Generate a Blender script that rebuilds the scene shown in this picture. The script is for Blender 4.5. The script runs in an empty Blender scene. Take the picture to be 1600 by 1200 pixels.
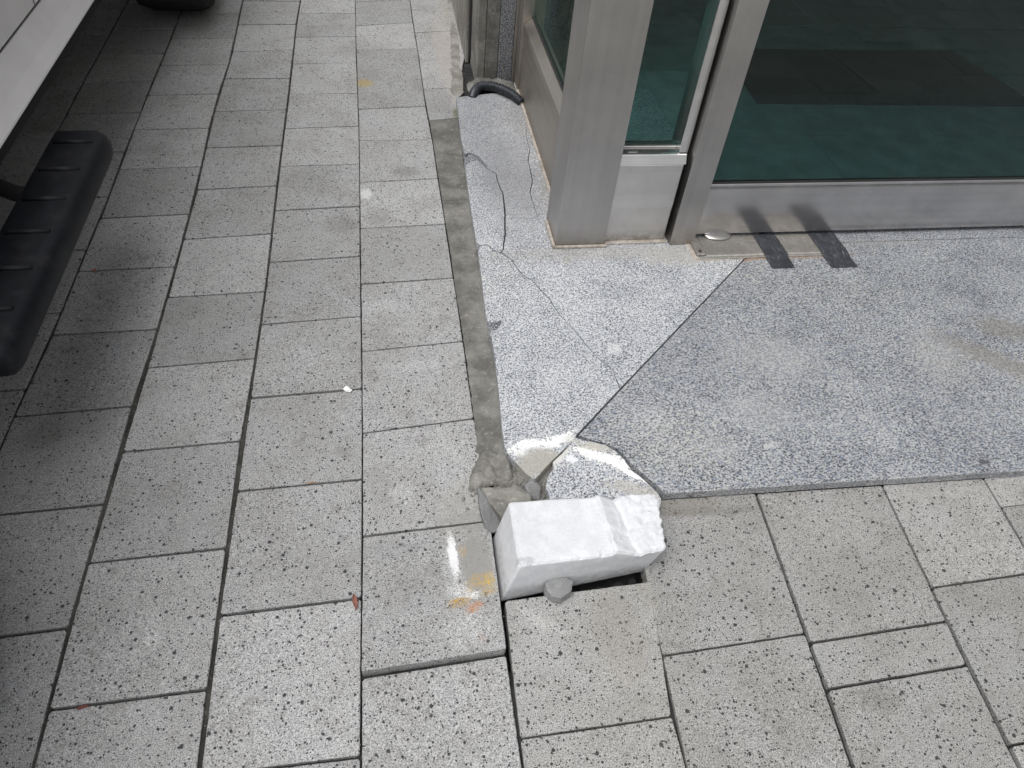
import bpy, bmesh, math, random
from mathutils import Vector, Matrix, noise
from mathutils.geometry import delaunay_2d_cdt
random.seed(11)
scene = bpy.context.scene
col = scene.collection

# ------------------------------------------------------------------ camera
H = 1.48
R = Matrix(((0.9868112468582827, 0.05657097643044329, -0.15166834771865764),
            (-0.14407659306241147, 0.7340686581100153, -0.6636152051543799),
            (0.073793620357926, 0.6767148068472181, 0.7325377613394428)))
F = 1124.4186
cd = bpy.data.cameras.new('camera')
cam = bpy.data.objects.new('camera', cd); col.objects.link(cam)
cam.matrix_world = Matrix.Translation((0, 0, H)) @ R.to_4x4()
cd.sensor_width = 36; cd.lens = F / 1600 * 36
cd.clip_start = 0.05; cd.clip_end = 3000
scene.camera = cam
# ------------------------------------------------------------------ world, sun, exposure
SUN_EL, SUN_AZ = math.radians(68), math.radians(240)     # azimuth clockwise from +Y
world = bpy.data.worlds.new('World'); scene.world = world; world.use_nodes = True
wn = world.node_tree; wn.nodes.clear()
sky = wn.nodes.new('ShaderNodeTexSky'); sky.sky_type = 'NISHITA'; sky.sun_disc = False
sky.sun_elevation = SUN_EL; sky.sun_rotation = SUN_AZ
sky.air_density = 1.6; sky.dust_density = 7.0; sky.ozone_density = 1.0
hs = wn.nodes.new('ShaderNodeHueSaturation'); hs.inputs['Saturation'].default_value = 0.12
bg = wn.nodes.new('ShaderNodeBackground'); bg.inputs['Strength'].default_value = 0.15
wo = wn.nodes.new('ShaderNodeOutputWorld')
wn.links.new(sky.outputs[0], hs.inputs['Color']); wn.links.new(hs.outputs[0], bg.inputs[0]); wn.links.new(bg.outputs[0], wo.inputs[0])
sd = bpy.data.lights.new('sun', 'SUN'); sd.energy = 0.9; sd.angle = math.radians(55); sd.color = (.985, 0.992, 1.0)
sun = bpy.data.objects.new('sun', sd); col.objects.link(sun)
sv = Vector((math.sin(SUN_AZ) * math.cos(SUN_EL), math.cos(SUN_AZ) * math.cos(SUN_EL), math.sin(SUN_EL)))
sun.rotation_euler = sv.to_track_quat('Z', 'Y').to_euler(); sun.location = sv * 30
scene.view_settings.view_transform = 'Standard'; scene.view_settings.look = 'None'
scene.view_settings.exposure = 0.06; scene.view_settings.gamma = 1; scene.view_settings.use_curve_mapping = False

# ------------------------------------------------------------------ measuring helpers (photo pixel -> metres on a level plane)
def g(px, py, z=0.0):
    d = R @ Vector((px - 800, 600 - py, -F)); t = (z - H) / d.z
    return Vector((d.x * t, d.y * t, z))
def gl(pts, z=0.0): return [g(x, y, z).xy for x, y in pts]
def lerp(a, b, t): return a + (b - a) * t

# ------------------------------------------------------------------ object helpers
def finish(name, me, mat, parent=None, smooth=False):
    o = bpy.data.objects.new(name, me); col.objects.link(o)
    if mat: me.materials.append(mat)
    if smooth: me.polygons.foreach_set('use_smooth', [True] * len(me.polygons))
    if parent: o.parent = parent; o.matrix_parent_inverse = parent.matrix_world.inverted()
    return o
def mesh(name, v, f, mat, parent=None, smooth=False):
    me = bpy.data.meshes.new(name); me.from_pydata([tuple(p) for p in v], [], f); me.validate(); me.update()
    bm = bmesh.new(); bm.from_mesh(me); bmesh.ops.recalc_face_normals(bm, faces=bm.faces); bm.to_mesh(me); bm.free()
    return finish(name, me, mat, parent, smooth)
def frombm(name, bm, mat, parent=None, smooth=False):
    bmesh.ops.recalc_face_normals(bm, faces=bm.faces)
    me = bpy.data.meshes.new(name); bm.to_mesh(me); bm.free()
    return finish(name, me, mat, parent, smooth)
def empty(name, loc=(0, 0, 0)):
    o = bpy.data.objects.new(name, None); o.empty_display_size = .1; o.location = loc; col.objects.link(o)
    o.matrix_world = Matrix.Translation(loc); return o
def tag(o, label=None, cat=None, group=None, kind=None):
    if label: o['label'] = label
    if cat: o['category'] = cat
    if group: o['group'] = group
    if kind: o['kind'] = kind
    return o
def box(name, x0, x1, y0, y1, z0, z1, mat, parent=None, bev=0.002, seg=1):
    bm = bmesh.new(); bmesh.ops.create_cube(bm, size=1)
    for v in bm.verts:
        v.co = Vector((lerp(x0, x1, v.co.x + .5), lerp(y0, y1, v.co.y + .5), lerp(z0, z1, v.co.z + .5)))
    if bev: bmesh.ops.bevel(bm, geom=list(bm.edges), offset=bev, segments=seg, affect='EDGES', profile=.6)
    return frombm(name, bm, mat, parent)
def rough_loop(pts, step=0.012, amp=0.0004, seed=0, sc=60):
    out = []
    n = len(pts)
    for i in range(n):
        a, b = Vector(pts[i]), Vector(pts[(i + 1) % n]); L = (b - a).length
        k = max(1, int(L / step)); nrm = Vector((-(b - a).y, (b - a).x)).normalized() if L > 1e-9 else Vector((0, 0))
        for j in range(k):
            p = a.lerp(b, j / k)
            if j: p = p + nrm * amp * 2 * noise.noise(Vector((p.x * sc, p.y * sc, seed)))
            out.append(p)
    return out
def area(pts): return sum(pts[i][0] * pts[(i + 1) % len(pts)][1] - pts[(i + 1) % len(pts)][0] * pts[i][1] for i in range(len(pts))) / 2
def prism(name, pts, ztop, zbot, mat, parent=None, bev=0.0012, tilt=(0, 0), top_noise=0, holes=()):
    """polygon slab with a small chamfer; ztop may tilt"""
    pts = [Vector(p) for p in pts]
    if area(pts) < 0: pts = pts[::-1]
    n = len(pts); cx = sum(p.x for p in pts) / n; cy = sum(p.y for p in pts) / n
    def zt(p): return ztop + tilt[0] * (p.x - cx) + tilt[1] * (p.y - cy)
    ins = []
    for i in range(n):
        a, b, c = pts[i - 1], pts[i], pts[(i + 1) % n]
        e1 = (b - a).normalized(); e2 = (c - b).normalized()
        nn = Vector((-(e1.y + e2.y), e1.x + e2.x))
        nn = nn.normalized() if nn.length > 1e-6 else Vector((0, 0))
        ins.append(b + nn * bev)
    v = [(p.x, p.y, zbot) for p in pts] + [(p.x, p.y, zt(p) - bev * .8) for p in pts]
    f = []
    for i in range(n):
        j = (i + 1) % n; f.append((i, j, n + j, n + i))
    if holes:
        vs = list(ins); edges = [(i, (i + 1) % n) for i in range(n)]; faces = []
        faces.append(list(range(n)))
        hb = []
        for h in holes:
            h = [Vector(p) for p in h]
            if area(h) < 0: h = h[::-1]
            s = len(vs); vs += h; m = len(h); faces.append([s + i for i in range(m)]); hb.append((h, m))
        r = delaunay_2d_cdt(vs, [], faces, 1, 1e-7)
        base = len(v)
        v += [(p.x, p.y, zt(p)) for p in r[0]]
        for fc, orig in zip(r[2], r[5]):
            if orig == [0] or (0 in orig and len(orig) == 1): f.append(tuple(base + k for k in fc))
        # chamfer ring: map inset verts to output verts
        mp = {}
        for k, o in enumerate(r[3]):
            for q in o: mp[q] = base + k
        for i in range(n):
            j = (i + 1) % n
            if i in mp and j in mp: f.append((n + i, n + j, mp[j], mp[i]))
        q0 = n
        for h, m in hb:
            s = len(v); v += [(p.x, p.y, zbot) for p in h]
            for i in range(m):
                j = (i + 1) % m
                if q0 + i in mp and q0 + j in mp: f.append((s + i, s + j, mp[q0 + j], mp[q0 + i]))
            q0 += m
    else:
        v += [(p.x, p.y, zt(p)) for p in ins]
        for i in range(n):
            j = (i + 1) % n; f.append((n + i, n + j, 2 * n + j, 2 * n + i))
        f.append(tuple(range(2 * n, 3 * n)))
    return mesh(name, v, f, mat, parent)
def tube(name, path, r, mat, parent=None, n=12, radii=None, cap=True, smooth=True):
    v, f = [], []; up = Vector((0, 0, 1)); m = len(path); path = [Vector(p) for p in path]
    for i, p in enumerate(path):
        t = (path[min(i + 1, m - 1)] - path[max(i - 1, 0)]).normalized()
        a = t.cross(up); a = a.normalized() if a.length > 1e-4 else Vector((1, 0, 0)); b = t.cross(a)
        rr = radii[i] if radii else r
        for k in range(n):
            th = 2 * math.pi * k / n; v.append(p + a * math.cos(th) * rr + b * math.sin(th) * rr)
    for i in range(m - 1):
        for k in range(n):
            f.append((i * n + k, i * n + (k + 1) % n, (i + 1) * n + (k + 1) % n, (i + 1) * n + k))
    if cap: f.append(tuple(range(n))); f.append(tuple(range((m - 1) * n, m * n)))
    return mesh(name, v, f, mat, parent, smooth)

# ------------------------------------------------------------------ node helper
class NT:
    def __init__(s, name):
        s.m = bpy.data.materials.new(name); s.m.use_nodes = True; s.t = s.m.node_tree; s.n = s.t.nodes
        s.b = s.n['Principled BSDF']; s.out = s.n['Material Output']
        s.pos = s.n.new('ShaderNodeNewGeometry').outputs['Position']
    def L(s, a, b):
        if isinstance(a, (int, float)): b.default_value = a
        elif isinstance(a, (tuple, list)): b.default_value = tuple(a) if len(a) == len(b.default_value) else (*a, 1.0)
        else: s.t.links.new(a, b)
    def math(s, op, a, b=0.0, c=0.0, clamp=False):
        x = s.n.new('ShaderNodeMath'); x.operation = op; x.use_clamp = clamp
        s.L(a, x.inputs[0]); s.L(b, x.inputs[1]); s.L(c, x.inputs[2]); return x.outputs[0]
    def vmath(s, op, a, b=(0, 0, 0), sc=None):
        x = s.n.new('ShaderNodeVectorMath'); x.operation = op; s.L(a, x.inputs[0]); s.L(b, x.inputs[1])
        if sc is not None: s.L(sc, x.inputs['Scale'])
        return x.outputs['Value'] if op in ('LENGTH', 'DISTANCE') else x.outputs[0]
    def noise(s, scale, detail=2, rough=.5, vec=None, off=(0, 0, 0), dist=0):
        x = s.n.new('ShaderNodeTexNoise'); x.inputs['Scale'].default_value = scale; x.inputs['Detail'].default_value = detail
        x.inputs['Roughness'].default_value = rough; x.inputs['Distortion'].default_value = dist
        v = vec or s.pos
        if off != (0, 0, 0): v = s.vmath('ADD', v, off)
        s.L(v, x.inputs['Vector']); return x.outputs[0]
    def voro(s, scale, vec=None, feat='F1', rnd=1.0):
        x = s.n.new('ShaderNodeTexVoronoi'); x.feature = feat; x.inputs['Scale'].default_value = scale
        x.inputs['Randomness'].default_value = rnd
        s.L(vec or s.pos, x.inputs['Vector']); return x
    def ramp(s, fac, stops, interp='LINEAR'):
        x = s.n.new('ShaderNodeValToRGB'); x.color_ramp.interpolation = interp; e = x.color_ramp.elements
        while len(e) < len(stops): e.new(.5)
        for k, (p, c) in enumerate(stops):
            e[k].position = p; e[k].color = (*c, 1) if isinstance(c, (tuple, list)) else (c, c, c, 1)
        s.L(fac, x.inputs[0]); return x.outputs[0]
    def mix(s, fac, a, b, mode='MIX'):
        x = s.n.new('ShaderNodeMix'); x.data_type = 'RGBA'; x.blend_type = mode; x.clamp_result = False
        s.L(fac, x.inputs[0]); s.L(a, x.inputs[6]); s.L(b, x.inputs[7]); return x.outputs[2]
    def smooth(s, v, a, b, lo=0.0, hi=1.0):
        x = s.n.new('ShaderNodeMapRange'); x.interpolation_type = 'SMOOTHSTEP'
        s.L(v, x.inputs[0]); s.L(a, x.inputs[1]); s.L(b, x.inputs[2]); s.L(lo, x.inputs[3]); s.L(hi, x.inputs[4]); return x.outputs[0]
    def bump(s, h, strength=.3, dist=.001, prev=None):
        x = s.n.new('ShaderNodeBump'); x.inputs['Strength'].default_value = strength; x.inputs['Distance'].default_value = dist
        s.L(h, x.inputs['Height'])
        if prev: s.t.links.new(prev, x.inputs['Normal'])
        return x.outputs[0]
    def stain(s, c, rx, ry, rot, nz, amp=1.0, soft=.22):
        """irregular patch of dirt centred at world c, radii rx, ry"""
        d = s.vmath('SUBTRACT', s.pos, (c[0], c[1], 0)); 
        r = s.n.new('ShaderNodeVectorRotate'); r.rotation_type = 'Z_AXIS'; s.L(d, r.inputs['Vector']); r.inputs['Angle'].default_value = -rot
        q = s.vmath('MULTIPLY', r.outputs[0], (1 / rx, 1 / ry, 0)); l = s.vmath('LENGTH', q)
        l = s.math('MULTIPLY_ADD', s.math('SUBTRACT', nz, .5), amp * 5.0, l)
        return s.smooth(l, 1 - soft, 1 + soft, 1.0, 0.0)
    def set(s, **k):
        for a, v in k.items():
            s.L(v, s.b.inputs[a.replace('_', ' ')])
        return s.m

def simple(name, colr, rough=.6, metal=0, nscale=40, var=.15, bump=.1, bscale=300, dirt=None):
    t = NT(name); n = t.noise(nscale, 4, .6)
    c = t.mix(t.smooth(n, .3, .7), tuple(x * (1 - var) for x in colr), tuple(min(1, x * (1 + var)) for x in colr))
    if dirt: c = t.mix(t.smooth(t.noise(nscale * .35, 5, .7, off=(3, 1, 7)), .5, .72), c, dirt)
    return t.set(Base_Color=c, Roughness=rough, Metallic=metal, Normal=t.bump(t.noise(bscale, 3), bump, .001))

# ---- paving block: washed concrete, pale grit with dark pits
def paver_mat(name, tint=(1, 1, 1), pits=1.0, stains=()):
    t = NT(name); oi = t.n.new('ShaderNodeObjectInfo').outputs['Random']
    gr = t.noise(430, 3, .75)
    vc = t.voro(300); cr = t.n.new('ShaderNodeSeparateColor'); t.L(vc.outputs['Color'], cr.inputs[0])
    base = t.ramp(gr, [(.34, .035), (.43, .18), (.50, .37), (.57, .52), (.66, .72)])
    base = t.mix(.30, base, t.ramp(cr.outputs[0], [(0, (.16, .16, .165)), (.3, (.34, .335, .32)), (.8, (.46, .455, .44)), (1, (.64, .63, .61))]))
    big = t.noise(5.5, 4, .6)
    base = t.mix(1.0, base, t.ramp(big, [(.3, (.84, .83, .81)), (.5, (.98, .975, .96)), (.72, (1.06, 1.06, 1.07))]), 'MULTIPLY')
    blot = t.noise(17, 3, .6, off=(4, 9, 2))
    base = t.mix(t.smooth(blot, .56, .74, 0, .40), base, (.20, .19, .17))
    base = t.mix(t.smooth(t.noise(24, 4, .65, off=(14, 3, 8)), .60, .76, 0, .35), base, (.55, .55, .54))
    tv = t.math('MULTIPLY_ADD', oi, .24, .86)
    base = t.mix(1.0, base, t.n_rgb(tv) if hasattr(t, 'n_rgb') else tv, 'MULTIPLY')
    # dark pits of two sizes
    pitm = None
    for sc, lo, rad in ((55, .60, .27), (105, .42, .34), (190, .38, .38)):
        v = t.voro(sc, vec=t.vmath('ADD', t.pos, (sc * .013, .7, 0))); c2 = t.n.new('ShaderNodeSeparateColor'); t.L(v.outputs['Color'], c2.inputs[0])
        rr = t.smooth(c2.outputs[1], lo, 1.0, 0, rad * pits)
        dd = t.math('MULTIPLY_ADD', t.math('SUBTRACT', gr, .5), .35, v.outputs['Distance'])
        p = t.smooth(t.math('SUBTRACT', rr, dd), 0.0, .07, 0, .93)
        pitm = p if pitm is None else t.math('MAXIMUM', pitm, p)
    base = t.mix(pitm, base, (.035, .036, .04))
    nz = t.noise(70, 5, .75); nz2 = t.noise(150, 4, .75, off=(2, 2, 2))
    nm = t.math('MULTIPLY_ADD', nz2, .4, t.math('MULTIPLY_ADD', nz, .35, t.math('MULTIPLY', gr, .25)))
    for (px, py, rx, ry, rot, cc, st, amp) in stains:
        c = g(px, py); f = t.math('MULTIPLY', t.stain(c, rx, ry, rot, nm, amp), st)
        if amp >= 1.15: f = t.math('MULTIPLY', f, t.smooth(t.math('MULTIPLY_ADD', gr, .5, t.math('MULTIPLY', nz2, .5)), .46, .56, .05, 1.0))
        base = t.mix(f, base, cc)
    base = t.mix(1.0, base, (*tint, 1), 'MULTIPLY')
    h = t.math('SUBTRACT', gr, t.math('MULTIPLY', pitm, 1.0))
    return t.set(Base_Color=base, Roughness=.88, Normal=t.bump(h, .55, .0014), Specular_IOR_Level=.3)

W = (.80, .80, .79); DK = (.13, .125, .11); OCH = (.55, .33, .05); MO = (.275, .27, .25); RU = (.55, .25, .10)
ST = [
 # px, py, rx, ry, rot, colour, strength, noise amp
 (745, 880, .036, .075, 0.0, MO, .85, .5), (733, 985, .06, .05, 0.1, W, .35, 1.3),
 (708, 868, .010, .058, 0.05, W, .95, 1.0), (703, 885, .022, .062, 0.0, W, .50, 1.6), (715, 925, .030, .022, 0.3, W, .75, 1.4),
 (735, 932, .028, .012, .0, W, .8, 1.2), (748, 912, .034, .020, .4, OCH, .75, 1.3), (722, 862, .010, .02, .1, OCH, .55, 1.2), (718, 944, .028, .012, .2, OCH, 1.0, 1.2),
 (766, 910, .010, .022, .0, (.62, .42, .05), .85, 1.2), (740, 952, .026, .012, .3, RU, .9, 1.4), (762, 928, .02, .008, .2, OCH, .7, 1.2), (752, 1000, .008, .014, .4, (.5, .33, .25), .5, 1.2),
 (835, 968, .05, .012, -.75, W, .45, 1.6), (860, 975, .05, .010, -.75, W, .35, 1.7),
 (840, 915, .13, .022, .04, (.33, .32, .27), .45, 1.2), (1010, 925, .02, .05, .2, (.36, .34, .26), .5, 1.3),
 (632, 770, .035, .03, 0, W, .40, 1.8), (690, 700, .06, .05, 0, W, .22, 1.9), (650, 570, .12, .02, 0, W, .22, 1.8), (600, 480, .05, .04, 0, W, .25, 1.9),
 (722, 790, .05, .09, -.5, (.33, .32, .29), .45, .9), (735, 815, .05, .03, 0, MO, .5, .8),
 (635, 268, .055, .035, 0, DK, .38, 1.14), (490, 280, .09, .10, 0, DK, .22, 1.14), (532, 350, .06, .05, 0, DK, .25, 1.0), (570, 130, .035, .035, 0, (.42, .31, .10), .60, 1.14),
 (68, 680, .05, .05, 0, DK, .30, .8), (1375, 1090, .05, .03, 0, DK, .30, .9), (1240, 1150, .05, .05, 0, DK, .15, .9),
 (238, 998, .018, .022, 0, W, .5, 1.4), (660, 690, .02, .02, 0, DK, .3, 1), (572, 303, .02, .03, 0, W, .5, 1.), (470, 455, .25, .2, 0, DK, .10, 1.2),
 (1115, 798, .17, .014, -.03, (.15, .14, .125), .50, 1.15), (1070, 790, .10, .03, 0, (.22, .20, .17), .5, 1.0),
 (1300, 815, .12, .08, 0, (.5, .49, .46), .2, 1.4), (820, 1000, .08, .04, .3, W, .12, 1.9), (660, 920, .10, .06, .3, (.26, .255, .25), .35, 1.2),
 (600, 860, .08, .03, 0, (.26, .255, .25), .35, 1.2), (420, 560, .2, .1, 0, W, .10, 1.9), (1010, 1120, .1, .2, 0, (.42, .38, .30), .12, 1.2), (965, 990, .05, .10, 0, (.36, .32, .26), .2, 1.1),
 (620, 400, .10, .06, 0, DK, .22, 1.2), (590, 340, .05, .06, 0, DK, .25, 1.0), (720, 20, .10, .5, .08, (.33, .31, .25), .45, .9), (705, 100, .06, .5, .05, (.42, .38, .34), .55, 1.0),
 (715, 178, .02, .05, .0, (.10, .11, .05), .7, 1.0), (712, 205, .012, .05, .0, (.16, .15, .09), .6, 1.0)]
M = {}
NT.n_rgb = lambda s, v: v
ST_C = [(g(s_[0], s_[1]).xy, max(s_[2], s_[3])) for s_ in ST]; PCACHE = {}
M['paver'] = 'P'; M['paver_front_dim'] = 'PF'
def paver_for(kind, pts):
    key = tuple(i for i, (c, r_) in enumerate(ST_C) if min(p.x for p in pts) - r_ * 2 < c.x < max(p.x for p in pts) + r_ * 2 and min(p.y for p in pts) - r_ * 2 < c.y < max(p.y for p in pts) + r_ * 2)
    if (kind, key) not in PCACHE:
        PCACHE[kind, key] = paver_mat('washed_concrete_paver', (.955, .96, .975) if kind == 'P' else (.825, .825, .82), 1.0 if kind == 'P' else 1.05, [ST[i] for i in key])  # darker front tint stands in for light falling off to the right
    return PCACHE[kind, key]

def mortar_mat(name, c=(.225, .22, .203), dark=(.125, .122, .112), light=(.42, .40, .36)):
    t = NT(name); n1 = t.noise(9, 5, .65); n2 = t.noise(55, 4, .7, off=(3, 3, 3)); n3 = t.noise(500, 3, .7)
    b = t.mix(t.smooth(n1, .38, .64), dark, c); b = t.mix(t.smooth(n2, .55, .75, 0, .6), b, light)
    b = t.mix(1.0, b, t.ramp(n3, [(.3, .72), (.5, 1.0), (.7, 1.22)]), 'MULTIPLY')
    return t.set(Base_Color=b, Roughness=.93, Normal=t.bump(n2, .8, .006, t.bump(n3, .6, .0014)), Specular_IOR_Level=.25)
M['mortar'] = mortar_mat('aged_cement_mortar')
M['mortar_pale'] = mortar_mat('pale_cement', (.29, .28, .255), (.17, .165, .15), (.48, .46, .43))
M['plaster'] = mortar_mat('flaking_plaster', (.33, .32, .30), (.20, .19, .17), (.46, .45, .43))
M['stone'] = mortar_mat('grey_broken_stone', (.27, .275, .275), (.19, .19, .19), (.38, .38, .375))
M['sand'] = mortar_mat('joint_sand', (.075, .072, .065), (.035, .034, .03), (.18, .17, .15))
M['soil'] = mortar_mat('dark_bedding', (.045, .045, .045), (.02, .02, .02), (.09, .09, .09))

def granite_mat(name, bright=1.0, blue=0.0, dens=0.0, stretch=1.0, stains=(), polish=.5, side=False):
    t = NT(name)
    p = t.vmath('MULTIPLY', t.pos, (stretch, 1, 1)) if stretch != 1 else t.pos
    n1 = t.noise(208, 3, .64, vec=p, dist=.3); n2 = t.noise(95, 3, .6, vec=p, off=(5, 1, 3)); n3 = t.noise(460, 2, .6, vec=p)
    patch = t.noise(7, 3, .55, off=(8, 1, 0))
    q = t.math('MULTIPLY_ADD', t.math('SUBTRACT', patch, .5), -.12, n1)
    q = t.math('MULTIPLY_ADD', t.math('SUBTRACT', n3, .5), .28, q); q = t.math('SUBTRACT', q, dens)
    c = t.ramp(q, [(.345, (.05, .054, .068)), (.415, (.14, .145, .165)), (.465, (.34, .345, .36)), (.52, (.52, .52, .52)), (.62, (.68, .675, .66))])
    c = t.mix(t.smooth(n2, .50, .68, 0, .30 + blue), c, (.235, .285, .375), 'MIX')
    c = t.mix(1.0, c, t.ramp(t.noise(2.6, 4, .6, off=(1, 7, 2)), [(.3, (.86, .875, .91)), (.55, (.97, .985, 1.01)), (.75, (1.04, 1.04, 1.02))]), 'MULTIPLY')
    nz = t.math('MULTIPLY_ADD', t.noise(150, 4, .75, off=(2, 2, 2)), .5, t.math('MULTIPLY', t.noise(60, 5, .75), .5))
    for (px, py, rx, ry, rot, cc, st, amp) in stains:
        w = g(px, py, .03); f = t.math('MULTIPLY', t.stain(w, rx, ry, rot, nz, amp), st); c = t.mix(f, c, cc)
    c = t.mix(1.0, c, (bright, bright, bright, 1), 'MULTIPLY')
    nrm = t.bump(n1, .25 if not side else .7, .0008)
    return t.set(Base_Color=c, Roughness=t.smooth(n1, .3, .7, .62, .42) if not side else .85, Normal=nrm, Specular_IOR_Level=polish)
GS = [(868, 690, .05, .016, .35, (.88, .88, .87), .95, 1.8), (832, 694, .045, .014, .1, (.88, .88, .87), .85, 1.9), (815, 708, .03, .012, -.4, (.85, .85, .84), .7, 1.8), (905, 690, .04, .022, .0, (.42, .41, .37), .5, 1.0), (840, 722, .06, .04, .3, (.36, .345, .30), .85, .6),
      (765, 200, .16, .6, .1, (.20, .20, .21), .42, .7), (800, 300, .10, .35, .0, (.24, .24, .25), .35, .8), (760, 520, .02, .03, 0, (.2, .2, .22), .5, 1.0),  # broad grey patches darken the slab towards its far left
      (940, 395, .35, .04, 0, (.33, .31, .28), .40, 1.2), (1060, 400, .12, .05, 0, (.40, .385, .35), .5, 1.2), (720, 240, .03, .06, 0, (.2, .2, .2), .5, 1.0), (815, 180, .05, .2, .1, (.22, .21, .2), .4, 1.1),
      (862, 330, .02, .3, .0, (.28, .27, .25), .5, 1.0), (960, 545, .02, .02, 0, (.8, .8, .8), .4, 1.2)]
GR = [(1575, 515, .10, .05, -.3, (.27, .245, .21), .50, 1.3), (1550, 560, .16, .04, -.75, (.27, .245, .21), .55, 1.3), (1210, 560, .14, .10, 0, (.55, .545, .53), .30, 1.6), (1190, 640, .09, .07, 0, (.58, .58, .57), .32, 1.8),
      (1120, 700, .06, .05, 0, (.58, .58, .57), .25, 1.6), (1470, 560, .08, .10, 0, (.54, .53, .49), .30, 1.5), (1537, 722, .014, .008, 0, (.10, .10, .11), .9, .6), (1128, 729, .005, .004, 0, (.05, .05, .05), .95, .8),
      (1078, 728, .003, .003, 0, (.05, .05, .05), .95, .8), (1200, 697, .016, .008, 0, (.68, .68, .67), .7, 1.0), (1150, 408, .10, .012, .2, (.5, .25, .10), .45, 1.6), (1230, 400, .2, .016, 0, (.40, .25, .14), .65, 1.3),
      (1300, 760, .9, .012, -.02, (.52, .51, .48), .35, 1.2), (1150, 775, .12, .012, -.02, (.42, .38, .31), .4, 1.3), (1588, 688, .004, .004, 0, (.08, .08, .08), .9, .5),
      (1340, 380, .3, .02, 0, (.42, .40, .37), .35, 1.3)]
GF = [(945, 715, .075, .016, -.45, (.90, .89, .85), 1.0, 1.3), (985, 738, .045, .008, -.7, (.88, .88, .86), .9, .8), (893, 716, .015, .010, -.5, (.72, .73, .76), .9, .8), (930, 697, .05, .012, -.3, (.45, .43, .37), .7, 1.3), (875, 710, .014, .05, -.7, (.62, .61, .58), .8, .8),
      (1000, 765, .08, .02, -.3, (.42, .40, .36), .6, 1.2)]
M['granite_left'] = granite_mat('granite_pale', .97, .05, .0, 1, GS)
M['granite_right'] = granite_mat('granite_bluegrey_dim', .70, .36, .010, .8, GR)  # blue-grey stone, dimmed further to paint in light falloff on the right
M['granite_piece'] = granite_mat('granite_broken', 1.0, .06, .006, 1, GF, .35)
M['granite_raw'] = granite_mat('granite_raw_break', .62, .0, .03, 1, (), .25, True)
M['granite_wall'] = granite_mat('granite_dark_wall', .55, .0, .05, 1, ())

# white paint on the block
def white_mat():
    t = NT('chipped_white_paint'); n = t.noise(45, 4, .6); n2 = t.noise(420, 2, .6)
    c = t.mix(t.smooth(n, .35, .7), (.60, .61, .635), (.67, .68, .70))
    v = t.voro(170); s = t.n.new('ShaderNodeSeparateColor'); t.L(v.outputs['Color'], s.inputs[0])
    area_ = t.smooth(t.noise(14, 3, .6, off=(1, 5, 2)), .42, .60)
    rr = t.math('MULTIPLY', t.smooth(s.outputs[0], .74, 1, 0, .22), area_)
    c = t.mix(t.smooth(t.math('SUBTRACT', rr, v.outputs['Distance']), 0, .05, 0, .8), c, (.12, .12, .12))
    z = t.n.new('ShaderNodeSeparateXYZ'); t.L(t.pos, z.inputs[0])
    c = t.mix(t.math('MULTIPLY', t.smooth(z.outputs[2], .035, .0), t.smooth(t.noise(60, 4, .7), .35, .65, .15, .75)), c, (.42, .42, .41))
    nz = t.math('MULTIPLY_ADD', n, .6, t.math('MULTIPLY', n2, .4))
    c = t.mix(t.math('MULTIPLY', t.stain(g(822, 876, .1), .014, .006, -.1, nz, 1.6), .4), c, (.25, .25, .25))
    c = t.mix(t.math('MULTIPLY', t.smooth(t.noise(9, 5, .7, off=(2, 2, 9)), .45, .7), .22), c, (.50, .50, .50)); c = t.mix(1.0, c, t.ramp(t.noise(260, 3, .7), [(.3, .90), (.5, 1.0), (.7, 1.05)]), 'MULTIPLY')
    return t.set(Base_Color=c, Roughness=.8, Normal=t.bump(n2, .25, .0006, t.bump(n, .5, .003)), Specular_IOR_Level=.4)
M['white'] = white_mat()

def steel_mat(name, base=(.56, .54, .52), rough=.27, streak='Z', dirt=.25, seed=0, lowd=1.0):
    t = NT(name)
    sc = {'Z': (1400, 1400, 3), 'X': (3, 1400, 1400), 'Y': (1400, 3, 1400)}[streak]
    st = t.noise(1.0, 3, .7, vec=t.vmath('MULTIPLY', t.pos, sc))
    big = t.noise(6, 4, .6, off=(seed, 2, 5)); sm = t.noise(40, 5, .7, off=(seed, 1, 1))
    c = t.mix(t.smooth(big, .3, .7), tuple(x * .86 for x in base), base)
    sc2 = {'Z': (38, 38, .5), 'X': (.8, 38, 38), 'Y': (38, .8, 38)}[streak]
    c = t.mix(1.0, c, t.ramp(t.noise(1.0, 3, .6, vec=t.vmath('MULTIPLY', t.pos, sc2), off=(seed + .1, 0, 0)), [(.3, .93), (.5, 1.0), (.7, 1.06)]), 'MULTIPLY')  # broad streaks put soft highlight bands into the base colour
    c = t.mix(t.smooth(sm, .60, .78, 0, dirt), c, (.26, .23, .19))
    z = t.n.new('ShaderNodeSeparateXYZ'); t.L(t.pos, z.inputs[0])
    low = t.math('MULTIPLY', t.smooth(z.outputs[2], .09, .03), t.smooth(sm, .35, .6, .1 * lowd, .7 * lowd))
    c = t.mix(low, c, (.30, .275, .24))
    rg = t.math('MULTIPLY_ADD', st, .10, t.math('MULTIPLY_ADD', big, .14, rough - .10))
    rg = t.math('MULTIPLY_ADD', low, .3, rg)
    return t.set(Base_Color=c, Roughness=rg, Metallic=.96, Normal=t.bump(st, .06, .0004))
M['steel'] = steel_mat('brushed_stainless', (.445, .43, .415), .30, 'Z')
M['steel_rail'] = steel_mat('brushed_stainless_rail', (.56, .55, .55), .19, 'X', .12, 3, .10)
M['steel_panel'] = steel_mat('dull_stainless_panel', (.66, .645, .63), .44, 'X', .35, 7)
M['steel_old'] = steel_mat('weathered_stainless', (.46, .425, .385), .42, 'Y', .6, 9)
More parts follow.
